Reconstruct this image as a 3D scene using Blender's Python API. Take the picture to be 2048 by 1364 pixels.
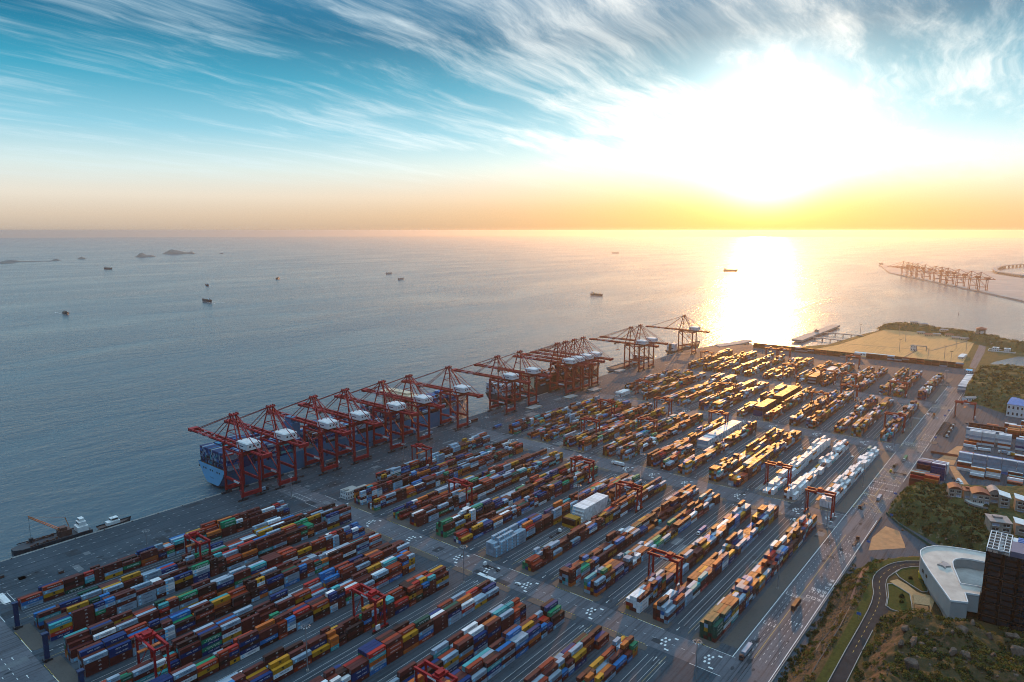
import bpy, math, random
import numpy as np
from mathutils import Vector, Matrix
R = math.radians
SC = bpy.context.scene
COL = SC.collection
for o in list(bpy.data.objects):
    bpy.data.objects.remove(o)
H = 250.0

# ------------------------------------------------------------------ camera
cd = bpy.data.cameras.new('camera')
cam = bpy.data.objects.new('camera', cd)
COL.objects.link(cam)
cd.sensor_width = 36.0
cd.lens = 36.0 * 1369.0 / 2048.0
cd.clip_start = 1.0
cd.clip_end = 90000.0
cam.location = (0, 0, H)
YAW, PITCH = R(38.93), R(9.17)
cam.rotation_euler = (R(90) - PITCH, 0, YAW - R(90))
SC.camera = cam

# ------------------------------------------------------------------ sun, sky, exposure
SUN_AZ, SUN_EL = R(19.0), R(8.8)          # azimuth counter-clockwise from +X
sd = Vector((math.cos(SUN_AZ) * math.cos(SUN_EL), math.sin(SUN_AZ) * math.cos(SUN_EL), math.sin(SUN_EL)))
sl = bpy.data.lights.new('sun', 'SUN')
sl.energy = 2.4
sl.angle = R(1.2)
sl.color = (1.0, 0.43, 0.11)
so = bpy.data.objects.new('sun', sl)
so.rotation_euler = sd.to_track_quat('Z', 'Y').to_euler()
so.location = (0, 0, 900)
GLOW = Vector((math.cos(SUN_AZ) * math.cos(R(6.9)), math.sin(SUN_AZ) * math.cos(R(6.9)), math.sin(R(6.9))))   # brightest part of the lit cloud, just under the disc
COL.objects.link(so)
SC.view_settings.view_transform = 'Standard'
SC.view_settings.look = 'None'
SC.view_settings.exposure = 0.3
SC.view_settings.gamma = 1.0


def N(nt, typ, **kw):
    n = nt.nodes.new(typ)
    for k, v in kw.items():
        if k.startswith('i_'):
            key = k[2:]
            n.inputs[int(key) if key.isdigit() else key].default_value = v
        else:
            setattr(n, k, v)
    return n


class G:
    """small wrapper to write node maths"""

    def __init__(s, nt):
        s.nt = nt

    def put(s, a, sock):
        if hasattr(a, 'is_output'):
            s.nt.links.new(a, sock)
        else:
            sock.default_value = a

    def m(s, op, a, b=None, c=None, clamp=False):
        n = s.nt.nodes.new('ShaderNodeMath')
        n.operation = op
        n.use_clamp = clamp
        s.put(a, n.inputs[0])
        if b is not None:
            s.put(b, n.inputs[1])
        if c is not None:
            s.put(c, n.inputs[2])
        return n.outputs[0]

    def vm(s, op, a, b=None, out=0):
        n = s.nt.nodes.new('ShaderNodeVectorMath')
        n.operation = op
        s.put(a, n.inputs[0])
        if b is not None:
            s.put(b, n.inputs[1])
        return n.outputs[out]

    def ramp(s, f, stops, interp='LINEAR'):
        n = s.nt.nodes.new('ShaderNodeValToRGB')
        r = n.color_ramp
        r.interpolation = interp
        while len(r.elements) < len(stops):
            r.elements.new(0.5)
        for e, (p, c) in zip(r.elements, stops):
            e.position = p
            e.color = (c, c, c, 1) if isinstance(c, (int, float)) else (c[0], c[1], c[2], 1)
        s.put(f, n.inputs[0])
        return n.outputs[0]

    def mix(s, f, a, b, mode='MIX'):
        n = s.nt.nodes.new('ShaderNodeMix')
        n.data_type = 'RGBA'
        n.blend_type = mode
        s.put(f, n.inputs[0])
        s.put(a if hasattr(a, 'is_output') else (*a, 1), n.inputs[6])
        s.put(b if hasattr(b, 'is_output') else (*b, 1), n.inputs[7])
        return n.outputs[2]

    def noise(s, vec, scale, detail=4, rough=0.55, dist=0.0, out=0):
        n = s.nt.nodes.new('ShaderNodeTexNoise')
        if vec is not None:
            s.put(vec, n.inputs['Vector'])
        n.inputs['Scale'].default_value = scale
        n.inputs['Detail'].default_value = detail
        n.inputs['Roughness'].default_value = rough
        n.inputs['Distortion'].default_value = dist
        return n.outputs[out]

    def mapr(s, f, a, b, c=0.0, d=1.0, smooth=True):
        n = s.nt.nodes.new('ShaderNodeMapRange')
        n.interpolation_type = 'SMOOTHSTEP' if smooth else 'LINEAR'
        s.put(f, n.inputs[0])
        for i, v in enumerate((a, b, c, d)):
            n.inputs[i + 1].default_value = v
        return n.outputs[0]

    def mapping(s, vec, scale=(1, 1, 1), rot=(0, 0, 0), loc=(0, 0, 0)):
        n = s.nt.nodes.new('ShaderNodeMapping')
        s.put(vec, n.inputs[0])
        n.inputs['Scale'].default_value = scale
        n.inputs['Rotation'].default_value = rot
        n.inputs['Location'].default_value = loc
        return n.outputs[0]

    def comb(s, x, y, z):
        n = s.nt.nodes.new('ShaderNodeCombineXYZ')
        for i, v in enumerate((x, y, z)):
            s.put(v, n.inputs[i])
        return n.outputs[0]


def make_world():
    w = bpy.data.worlds.new('World')
    SC.world = w
    w.use_nodes = True
    nt = w.node_tree
    nt.nodes.clear()
    g = G(nt)
    out = N(nt, 'ShaderNodeOutputWorld')
    bg = N(nt, 'ShaderNodeBackground')
    nt.links.new(bg.outputs[0], out.inputs[0])
    tc = N(nt, 'ShaderNodeTexCoord')
    d = g.vm('NORMALIZE', tc.outputs['Generated'])
    sp = N(nt, 'ShaderNodeSeparateXYZ')
    nt.links.new(d, sp.inputs[0])
    x, y, z = sp.outputs
    zc = g.m('MAXIMUM', z, 0.0)
    cs = g.vm('DOT_PRODUCT', d, tuple(GLOW), out=1)
    ang = g.m('MULTIPLY', g.m('ARCCOSINE', g.m('MINIMUM', cs, 0.99999)), 57.2958)
    # physical sky underneath
    sky = N(nt, 'ShaderNodeTexSky')
    sky.sky_type = 'NISHITA'
    sky.sun_disc = False
    sky.sun_elevation = SUN_EL
    sky.sun_rotation = R(90) - SUN_AZ
    sky.dust_density = 2.0
    phys = g.mix(1.0, sky.outputs[0], (0.006, 0.0066, 0.008), "MULTIPLY")
    # sky by height, warm sunward, blue away; overhead brightness added to light upward faces
    lit = g.ramp(zc, [(0.0, (0.42, 0.38, 0.33)), (0.02, (0.56, 0.50, 0.42)), (0.045, (0.66, 0.64, 0.57)), (0.08, (0.54, 0.66, 0.66)),
                      (0.13, (0.20, 0.48, 0.60)), (0.19, (0.025, 0.29, 0.43)), (0.25, (0.0, 0.135, 0.25)), (0.45, (0.05, 0.18, 0.36)), (0.75, (0.25, 0.50, 0.78)), (1.0, (1.15, 1.6, 1.95))])
    away = g.ramp(zc, [(0.0, (0.025, 0.055, 0.11)), (0.15, (0.03, 0.08, 0.17)), (0.45, (0.05, 0.13, 0.25)), (0.75, (0.25, 0.50, 0.78)), (1.0, (1.15, 1.6, 1.95))])
    side = g.mapr(cs, -0.25, 0.35)
    base = g.mix(side, away, lit)
    near = g.m('MULTIPLY', g.m('POWER', 2.71828, g.m('DIVIDE', ang, -26.0)), g.mapr(z, 0.11, 0.02))
    base = g.mix(g.m('MINIMUM', g.m('MULTIPLY', near, 1.15), 1.0), base, (0.42, 0.19, 0.035))
    # high thin cloud: streaks on a plane overhead, combed along one direction
    inv = g.m('DIVIDE', 1.0, g.m('ADD', zc, 0.09))
    px, py = g.m('MULTIPLY', x, inv), g.m('MULTIPLY', y, inv)
    pv = g.comb(px, py, 0.0)
    wisp = g.mapping(pv, scale=(0.55, 2.6, 1.0), rot=(0, 0, R(-52)))
    warp = g.noise(g.mapping(pv, scale=(0.8, 0.8, 1), loc=(3.1, 1.7, 0)), 1.0, 3, out=1)
    wv = g.vm('ADD', wisp, g.vm('MULTIPLY', warp, (0.75, 0.75, 0.0)))
    n1 = g.noise(wv, 1.15, 9, 0.64, 0.12)
    n2 = g.noise(g.mapping(pv, scale=(1, 1, 1), loc=(7, 2, 0)), 0.62, 3, 0.5)
    n3 = g.noise(g.mapping(wv, scale=(1.0, 2.2, 1), loc=(1, 9, 0)), 2.6, 8, 0.66, 0.1)
    dens = g.m('ADD', g.m('MULTIPLY', n1, 0.60), g.m('ADD', g.m('MULTIPLY', n2, 0.45), g.m('MULTIPLY', n3, 0.28)))
    cl = g.mapr(dens, 0.59, 0.90)
    fade = g.mapr(z, 0.045, 0.12)
    cl = g.m('MULTIPLY', g.m('MULTIPLY', cl, fade), 0.92)
    ccol = g.mix(g.mapr(ang, 4, 42), (0.95, 0.92, 0.86), (0.58, 0.72, 0.78))
    dark = g.mapr(g.noise(wv, 0.8, 5, 0.6, 0.2), 0.45, 0.7)
    ccol = g.mix(g.m('MULTIPLY', dark, 0.18), ccol, (0.22, 0.42, 0.50))
    base = g.mix(g.m('MULTIPLY', cl, side), base, ccol)
    # aureole of the low sun, reddened near the horizon
    core = g.m('POWER', 2.71828, g.m('MULTIPLY', g.m('POWER', g.m('DIVIDE', ang, 4.9), 2.0), -1.0))
    mid = g.m('POWER', 2.71828, g.m('DIVIDE', ang, -9.0))
    warm = g.ramp(zc, [(0.0, (0.8, 0.34, 0.05)), (0.03, (1.0, 0.56, 0.14)), (0.07, (1.0, 0.86, 0.55)), (0.13, (1.0, 0.97, 0.90)), (0.3, (0.85, 1.0, 1.0))])
    lowc = Vector((math.cos(SUN_AZ) * math.cos(R(3.4)), math.sin(SUN_AZ) * math.cos(R(3.4)), math.sin(R(3.4))))
    ang2 = g.m('MULTIPLY', g.m('ARCCOSINE', g.m('MINIMUM', g.vm('DOT_PRODUCT', d, tuple(lowc), out=1), 0.99999)), 57.2958)
    low = g.m('MULTIPLY', g.m('POWER', 2.71828, g.m('MULTIPLY', g.m('POWER', g.m('DIVIDE', ang2, 2.9), 2.0), -1.0)), g.mapr(z, 0.0, 0.055))
    low = g.m('MULTIPLY', low, 0.8)
    lowg = g.mix(1.0, (1.0, 0.90, 0.58), g.comb(low, low, low), 'MULTIPLY')
    clump = g.m('ADD', 0.72, g.m('MULTIPLY', g.noise(wv, 1.4, 6, 0.6, 0.3), 0.56))
    a = g.m('ADD', g.m("MULTIPLY", core, 1.25), g.m("MULTIPLY", g.m("MULTIPLY", mid, 0.10), clump))
    glow = g.mix(1.0, warm, g.comb(a, a, a), 'MULTIPLY')
    wide = g.m('MULTIPLY', g.m('POWER', 2.71828, g.m('DIVIDE', ang, -21.0)), 0.40)
    wcol = g.ramp(zc, [(0.0, (1.0, 0.46, 0.09)), (0.035, (1.0, 0.58, 0.19)), (0.09, (0.85, 0.70, 0.45)), (0.16, (0.40, 0.42, 0.36)), (0.26, (0.0, 0.0, 0.0))])
    glow = g.mix(1.0, glow, lowg, 'ADD')
    glow = g.mix(1.0, glow, g.mix(1.0, wcol, g.comb(wide, wide, wide), 'MULTIPLY'), 'ADD')
    tot = g.mix(1.0, g.mix(1.0, base, phys, 'ADD'), glow, 'ADD')
    nt.links.new(tot, bg.inputs[0])
    bg.inputs[1].default_value = 1.0


make_world()


# ------------------------------------------------------------------ helpers
def tag(o, label=None, cat=None, group=None, kind=None):
    if label:
        o['label'] = label
    if cat:
        o['category'] = cat
    if group:
        o['group'] = group
    if kind:
        o['kind'] = kind
    return o


def empty(name, loc=(0, 0, 0), rz=0.0):
    o = bpy.data.objects.new(name, None)
    o.location = loc
    o.rotation_euler = (0, 0, rz)
    o.empty_display_size = 1
    COL.objects.link(o)
    return o


class MB:
    """collects faces; build() links them as one mesh object"""

    def __init__(s):
        s.v, s.f, s.mi, s.c = [], [], [], []
        s.cur = 0
        s.col = None

    def add(s, vs, fs):
        k = len(s.v)
        s.v.extend([tuple(p) for p in vs])
        for f in fs:
            s.f.append([i + k for i in f])
            s.mi.append(s.cur)
            s.c.append(s.col)
        return s

    def box(s, x0, x1, y0, y1, z0, z1):
        return s.add([(x0, y0, z0), (x1, y0, z0), (x1, y1, z0), (x0, y1, z0), (x0, y0, z1), (x1, y0, z1), (x1, y1, z1), (x0, y1, z1)],
                     [(0, 3, 2, 1), (4, 5, 6, 7), (0, 1, 5, 4), (1, 2, 6, 5), (2, 3, 7, 6), (3, 0, 4, 7)])

    def bar(s, p, q, w, h=None, up=(0, 0, 1)):
        h = h or w
        p, q = Vector(p), Vector(q)
        d = (q - p).normalized()
        u = Vector(up)
        if abs(d.dot(u)) > 0.98:
            u = Vector((1, 0, 0))
        r = d.cross(u).normalized()
        u = r.cross(d)
        a, b = r * (w / 2), u * (h / 2)
        vs = [p - a - b, p + a - b, p + a + b, p - a + b, q - a - b, q + a - b, q + a + b, q - a + b]
        return s.add(vs, [(3, 2, 1, 0), (4, 5, 6, 7), (0, 1, 5, 4), (1, 2, 6, 5), (2, 3, 7, 6), (3, 0, 4, 7)])

    def cyl(s, p, q, r0, r1=None, n=10, cap=True):
        r1 = r0 if r1 is None else r1
        p, q = Vector(p), Vector(q)
        d = (q - p).normalized()
        u = Vector((0, 0, 1)) if abs(d.z) < 0.95 else Vector((1, 0, 0))
        a = d.cross(u).normalized()
        b = d.cross(a)
        vs = []
        for c, r in ((p, r0), (q, r1)):
            for i in range(n):
                t = 2 * math.pi * i / n
                vs.append(c + a * (r * math.cos(t)) + b * (r * math.sin(t)))
        fs = [(i, i + n, (i + 1) % n + n, (i + 1) % n) for i in range(n)]
        if cap:
            fs += [tuple(range(n)), tuple(range(2 * n - 1, n - 1, -1))]
        return s.add(vs, fs)

    def prism(s, pts, z0, z1, top=True, bottom=True):
        n = len(pts)
        vs = [(x, y, z0) for x, y in pts] + [(x, y, z1) for x, y in pts]
        fs = [(i, (i + 1) % n, (i + 1) % n + n, i + n) for i in range(n)]
        if top:
            fs.append(tuple(range(n, 2 * n)))
        if bottom:
            fs.append(tuple(range(n - 1, -1, -1)))
        return s.add(vs, fs)

    def quad(s, a, b, c, d):
        return s.add([a, b, c, d], [(0, 1, 2, 3)])

    def build(s, name, mats, parent=None, smooth=False, loc=None):
        me = bpy.data.meshes.new(name)
        me.from_pydata(s.v, [], s.f)
        for m in (mats if isinstance(mats, (list, tuple)) else [mats]):
            me.materials.append(m)
        if any(s.mi):
            me.polygons.foreach_set('material_index', s.mi)
        if any(c is not None for c in s.c):
            at = me.color_attributes.new('col', 'FLOAT_COLOR', 'CORNER')
            arr = []
            for f, c in zip(s.f, s.c):
                c = c or (0.5, 0.5, 0.5)
                arr.extend([c[0], c[1], c[2], 1.0] * len(f))
            at.data.foreach_set('color', arr)
        if smooth:
            me.polygons.foreach_set('use_smooth', [True] * len(s.f))
        me.update()
        o = bpy.data.objects.new(name, me)
        COL.objects.link(o)
        if parent:
            o.parent = parent
        if loc:
            o.location = loc
        return o


def copy_tree(o, parent=None):
    c = o.copy()
    COL.objects.link(c)
    c.parent = parent
    for ch in o.children:
        copy_tree(ch, c)
    return c


_txt = {}


def text_polys(s, size=1.0):
    """outline faces of a word, baseline at 0, centred in x; returns (verts2d, faces)"""
    if s not in _txt:
        cu = bpy.data.curves.new('t', 'FONT')
        cu.body = s
        cu.resolution_u = 1
        cu.align_x = 'CENTER'
        ob = bpy.data.objects.new('t', cu)
        COL.objects.link(ob)
        dg = bpy.context.evaluated_depsgraph_get()
        me = bpy.data.meshes.new_from_object(ob.evaluated_get(dg))
        vs = [(v.co.x, v.co.y) for v in me.vertices]
        fs = [tuple(p.vertices) for p in me.polygons]
        bpy.data.objects.remove(ob)
        bpy.data.curves.remove(cu)
        bpy.data.meshes.remove(me)
        _txt[s] = (vs, fs)
    vs, fs = _txt[s]
    return [(x * size, y * size) for x, y in vs], fs


def put_text(mb, s, o, ux, uy, size, width=None):
    """lay a word on a plane: o = centre of the baseline, ux/uy = unit directions"""
    vs, fs = text_polys(s, size)
    if width and vs:
        w = max(v[0] for v in vs) - min(v[0] for v in vs)
        vs = [(x * width / w, y) for x, y in vs]
    o, ux, uy = Vector(o), Vector(ux), Vector(uy)
    return mb.add([o + ux * x + uy * y for x, y in vs], fs)


# ------------------------------------------------------------------ materials
def paint(name, col, rough=0.5, var=0.25, scale=0.4, metal=0.0, bump=0.0, spec=0.5, dirt=None, dirtamt=0.35):
    m = bpy.data.materials.new(name)
    m.use_nodes = True
    nt = m.node_tree
    g = G(nt)
    b = nt.nodes['Principled BSDF']
    pos = N(nt, 'ShaderNodeNewGeometry').outputs['Position']
    n = g.noise(pos, scale, 5, 0.6)
    lo = tuple(c * (1 - var) for c in col)
    hi = tuple(min(1, c * (1 + var)) for c in col)
    c = g.ramp(n, [(0.3, lo), (0.7, hi)])
    if dirt:
        n2 = g.noise(pos, scale * 2.7, 6, 0.7)
        c = g.mix(g.m('MULTIPLY', g.mapr(n2, 0.52, 0.72), dirtamt), c, dirt)
    nt.links.new(c, b.inputs['Base Color'])
    b.inputs['Roughness'].default_value = rough
    b.inputs['Metallic'].default_value = metal
    b.inputs['Specular IOR Level'].default_value = spec
    if bump:
        bp = N(nt, 'ShaderNodeBump')
        bp.inputs['Strength'].default_value = bump
        bp.inputs['Distance'].default_value = 0.3
        nt.links.new(g.noise(pos, scale * 6, 5, 0.6), bp.inputs['Height'])
        nt.links.new(bp.outputs[0], b.inputs['Normal'])
    return m


def attr_paint(name, rough=0.40):
    """paint whose hue is stored per face (the paint each box was given)"""
    m = bpy.data.materials.new(name)
    m.use_nodes = True
    nt = m.node_tree
    g = G(nt)
    b = nt.nodes['Principled BSDF']
    at = N(nt, 'ShaderNodeAttribute', attribute_name='col')
    pos = N(nt, 'ShaderNodeNewGeometry').outputs['Position']
    n = g.noise(pos, 0.35, 5, 0.65)
    c = g.mix(1.0, at.outputs['Color'], g.ramp(n, [(0.3, 0.80), (0.7, 1.10)]), 'MULTIPLY')
    rust = g.noise(pos, 1.1, 6, 0.75)
    c = g.mix(g.m('MULTIPLY', g.mapr(rust, 0.58, 0.75), 0.28), c, (0.10, 0.055, 0.035))
    nt.links.new(c, b.inputs['Base Color'])
    b.inputs['Roughness'].default_value = rough
    nt.links.new(g.mix(0.8, (1, 1, 1), c), b.inputs['Specular Tint'])
    r = g.ramp(n, [(0.3, rough), (0.7, rough + 0.2)])
    nt.links.new(r, b.inputs['Roughness'])
    return m


M = {}
M['box'] = attr_paint('container_paint')
M['red'] = paint('crane_red', (0.30, 0.010, 0.012), 0.5, 0.3, 0.15, dirt=(0.10, 0.012, 0.012), spec=0.3)
M['white'] = paint('white_paint', (0.72, 0.72, 0.70), 0.5, 0.10, 0.3, dirt=(0.4, 0.38, 0.34))
M['ink'] = paint('dark_blue_lettering', (0.02, 0.05, 0.12), 0.5, 0.1)
M['inkw'] = paint('white_lettering', (0.8, 0.8, 0.78), 0.5, 0.05)
M['inkk'] = paint('black_lettering', (0.015, 0.015, 0.018), 0.5, 0.05)
M['inkr'] = paint('red_lettering', (0.5, 0.04, 0.03), 0.5, 0.05)
M['sky_blue'] = paint('pale_blue_badge', (0.18, 0.55, 0.80), 0.5, 0.05)
M['dark'] = paint('dark_steel', (0.03, 0.03, 0.035), 0.5, 0.3)
M['steel'] = paint('galvanised_steel', (0.30, 0.31, 0.32), 0.4, 0.2, metal=0.5)
M['rubber'] = paint('black_rubber', (0.012, 0.012, 0.012), 0.8, 0.2)
M['glass'] = paint('window_glass', (0.02, 0.028, 0.035), 0.08, 0.2)
M['navy'] = paint('dark_blue_steel', (0.012, 0.03, 0.09), 0.5, 0.3)
M['yellow'] = paint('yellow_paint', (0.62, 0.40, 0.03), 0.5, 0.2)
M['blue'] = paint('blue_paint', (0.03, 0.15, 0.42), 0.45, 0.2)
M['orange'] = paint('orange_paint', (0.55, 0.16, 0.03), 0.5, 0.2)
M['concrete'] = paint('concrete', (0.30, 0.29, 0.27), 0.8, 0.25, 0.12, bump=0.2, dirt=(0.14, 0.13, 0.12))
M['fender'] = M['rubber']
M['mark'] = paint('white_road_paint', (0.68, 0.68, 0.66), 0.6, 0.25, 0.9, dirt=(0.2, 0.2, 0.2), dirtamt=0.6)
M['marky'] = paint('yellow_road_paint', (0.52, 0.34, 0.06), 0.6, 0.3, 0.9, dirt=(0.2, 0.18, 0.12), dirtamt=0.6)


def ground_mat(name, c0, c1, stain, rough=0.5, streak=True, spec=0.5):
    m = bpy.data.materials.new(name)
    m.use_nodes = True
    nt = m.node_tree
    g = G(nt)
    b = nt.nodes['Principled BSDF']
    pos = N(nt, 'ShaderNodeNewGeometry').outputs['Position']
    n = g.noise(pos, 0.022, 7, 0.62)
    c = g.ramp(n, [(0.32, c0), (0.68, c1)])
    if streak:
        st = g.noise(g.mapping(pos, scale=(0.012, 0.55, 1)), 1.0, 5, 0.6)
        c = g.mix(g.m('MULTIPLY', g.mapr(st, 0.46, 0.66), 0.75), c, stain)
    f = g.noise(pos, 0.5, 6, 0.7)
    c = g.mix(g.m('MULTIPLY', g.mapr(f, 0.50, 0.72), 0.7), c, stain)
    br = N(nt, 'ShaderNodeTexBrick', offset=0.0, i_Scale=1.0)
    nt.links.new(pos, br.inputs['Vector'])
    br.inputs['Mortar Size'].default_value = 0.06
    br.inputs['Brick Width'].default_value = 9.0
    br.inputs['Row Height'].default_value = 6.0
    br.inputs['Color1'].default_value = (1, 1, 1, 1)
    br.inputs['Color2'].default_value = (0.9, 0.9, 0.9, 1)
    br.inputs['Mortar'].default_value = (0.72, 0.72, 0.72, 1)
    c = g.mix(1.0, c, br.outputs['Color'], 'MULTIPLY')
    nt.links.new(c, b.inputs['Base Color'])
    r = g.ramp(n, [(0.3, rough), (0.7, rough + 0.15)])
    nt.links.new(r, b.inputs['Roughness'])
    b.inputs['Specular IOR Level'].default_value = spec
    bp = N(nt, 'ShaderNodeBump', i_Strength=0.25, i_Distance=0.08)
    nt.links.new(f, bp.inputs['Height'])
    nt.links.new(bp.outputs[0], b.inputs['Normal'])
    return m


M['yard'] = ground_mat('yard_concrete', (0.034, 0.054, 0.072), (0.068, 0.086, 0.104), (0.016, 0.024, 0.032), 0.72, spec=0.18)  # darkened and blued throughout; cloud shade on the paving put into the colour
M['road'] = ground_mat('road_concrete', (0.085, 0.094, 0.112), (0.145, 0.150, 0.168), (0.045, 0.048, 0.056), 0.68, spec=0.2)
M['verge'] = ground_mat('dark_verge', (0.055, 0.05, 0.045), (0.085, 0.075, 0.065), (0.035, 0.032, 0.03), 0.7, False)
M['sand'] = ground_mat('bare_sand_lot', (0.44, 0.235, 0.075), (0.56, 0.31, 0.105), (0.28, 0.15, 0.06), 0.7)
M['tar'] = paint('asphalt', (0.035, 0.034, 0.036), 0.9, spec=0.08, var=0.3, scale=0.2, bump=0.15, dirt=(0.05, 0.05, 0.05)) if True else paint('asphalt', (0.05, 0.048, 0.047), 0.6, 0.3, 0.2, bump=0.15, dirt=(0.09, 0.085, 0.08))


def sea_mat():
    m = bpy.data.materials.new('sea_water')
    m.use_nodes = True
    nt = m.node_tree
    g = G(nt)
    b = nt.nodes['Principled BSDF']
    pos = N(nt, 'ShaderNodeNewGeometry').outputs['Position']
    big = g.noise(g.mapping(pos, scale=(0.0011, 0.0034, 1), rot=(0, 0, R(-12))), 1.0, 5, 0.6, 0.4)
    c = g.ramp(big, [(0.35, (0.042, 0.080, 0.105)), (0.65, (0.060, 0.102, 0.128))])
    nt.links.new(c, b.inputs['Base Color'])
    b.inputs['Roughness'].default_value = 0.16
    r = g.ramp(big, [(0.35, 0.17), (0.65, 0.25)])
    nt.links.new(r, b.inputs['Roughness'])
    b.inputs['IOR'].default_value = 1.40
    w1 = g.noise(g.mapping(pos, scale=(0.085, 0.16, 1), rot=(0, 0, R(25))), 1.0, 5, 0.62, 0.5)
    w2 = g.noise(g.mapping(pos, scale=(0.022, 0.045, 1), rot=(0, 0, R(-15))), 1.0, 3, 0.55, 0.3)
    h = g.m('ADD', g.m('MULTIPLY', w1, 1.0), g.m('MULTIPLY', w2, 1.6))
    patch = g.mapr(g.noise(g.mapping(pos, scale=(0.0016, 0.005, 1), rot=(0, 0, R(20))), 1.0, 4, 0.6, 0.6), 0.36, 0.64, 0.45, 1.25)
    h = g.m('MULTIPLY', h, patch)
    bp = N(nt, 'ShaderNodeBump', i_Strength=1.0, i_Distance=1.05)
    nt.links.new(h, bp.inputs['Height'])
    nt.links.new(bp.outputs[0], b.inputs['Normal'])
    return m


M['sea'] = sea_mat()

# ------------------------------------------------------------------ large setting: sea, yard, roads
SEA = -4.0
mb = MB()
ring = [(30000 * math.cos(2 * math.pi * i / 96), 30000 * math.sin(2 * math.pi * i / 96)) for i in range(96)]
mb.add([(x, y, SEA) for x, y in ring], [tuple(range(96))])
tag(mb.build('sea', M['sea']), kind='structure')

QY = 613.0
# yard slab from the quay edge to the lot on the right; the quay face drops to the water
mb = MB()
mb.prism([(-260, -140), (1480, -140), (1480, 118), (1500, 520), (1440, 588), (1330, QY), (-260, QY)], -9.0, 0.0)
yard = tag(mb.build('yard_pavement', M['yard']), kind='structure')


def sheet(name, polys, mat, z, parent=None):
    m_ = MB()
    for p in polys:
        m_.add([(a, b, z) for a, b in p], [tuple(range(len(p)))])
    return m_.build(name, mat, parent)


def rect(x0, x1, y0, y1):
    return [(x0, y0), (x1, y0), (x1, y1), (x0, y1)]


# road surfaces (slightly lighter concrete) laid on the yard
ROADS = [rect(350, 371, 106, 600), rect(604, 634, 106, 600), rect(862, 893, 132, 560), rect(1120, 1152, 106, 540), rect(85, 111, 106, 600)]
rd = sheet('cross_roads', ROADS, M['road'], 0.006)
tag(rd, kind='structure')
rd = sheet('main_road', [rect(-60, 1290, 106.5, 132)], M['road'], 0.010)
tag(rd, kind='structure')
vg = sheet('verge', [rect(381, 592, 132.4, 142), rect(640, 855, 132.4, 142), rect(900, 1112, 132.4, 140), rect(1160, 1365, 132.4, 140)], M['verge'], 0.014)
tag(vg, kind='structure')

# ------------------------------------------------------------------ containers
LONG, SHORT, CW, CH = 12.19, 6.06, 2.44, 2.59
PAL = {
    'maroon': ((0.105, 0.026, 0.020), 38), 'dark brown': ((0.045, 0.018, 0.014), 12), 'pale grey': ((0.27, 0.35, 0.42), 22), 'rust red': ((0.30, 0.042, 0.016), 10),
    'ochre yellow': ((0.46, 0.22, 0.018), 8), 'navy blue': ((0.012, 0.035, 0.13), 8), 'bright blue': ((0.025, 0.15, 0.38), 3.5), 'white': ((0.74, 0.74, 0.73), 4),
    'green': ((0.012, 0.21, 0.10), 2.5), 'turquoise': ((0.05, 0.32, 0.34), 3), 'orange': ((0.50, 0.13, 0.025), 4), 'bright red': ((0.42, 0.03, 0.02), 3), 'dark green': ((0.012, 0.075, 0.05), 1.5),
}
PN = list(PAL)
PW = [PAL[k][1] for k in PN]
rng = random.Random(11)
STRIPS = [529.5, 493.7, 474.0, 440.3, 419.2, 386.4, 366.4, 331.5, 295.3, 261.7, 240.6, 207.3, 187.3, 155.3, 315.0]
ZONES = {'A': (122.5, 345), 'B': (378, 602), 'C': (641, 855), 'D': (899, 1112), 'E': (1160, 1362)}
PITCH_Y = 2.64


def lanes_of(zone, k):
    return 4


def smooth_noise(seed):
    r = random.Random(seed)
    p = [r.random() * 6.28 for _ in range(5)]
    f = [0.16, 0.37, 0.71, 1.3, 2.3]
    a = [1.0, 0.8, 0.6, 0.5, 0.35]
    return lambda t: sum(a[i] * math.sin(f[i] * t + p[i]) for i in range(5)) / 1.9


BOXES = []      # dicts: zone, strip, bay, lane, tier, x0, y1 (upper), z0, length, colour


def stack(zone, k, bay, half, lane, x0, yu, length, n, cols, **kw):
    for t in range(n):
        BOXES.append(dict(zone=zone, k=k, bay=bay, half=half, lane=lane, tier=t, n=n, x0=x0, y0=yu - CW, z0=t * CH + 0.05, L=length, col=cols(t), **kw))


def pick(fav=None, p=0.0, warmzone=False):
    if fav and rng.random() < p:
        return fav
    if warmzone and rng.random() < 0.22:
        return rng.choice(['orange', 'rust red', 'maroon', 'ochre yellow'])
    return rng.choices(PN, PW)[0]


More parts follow.
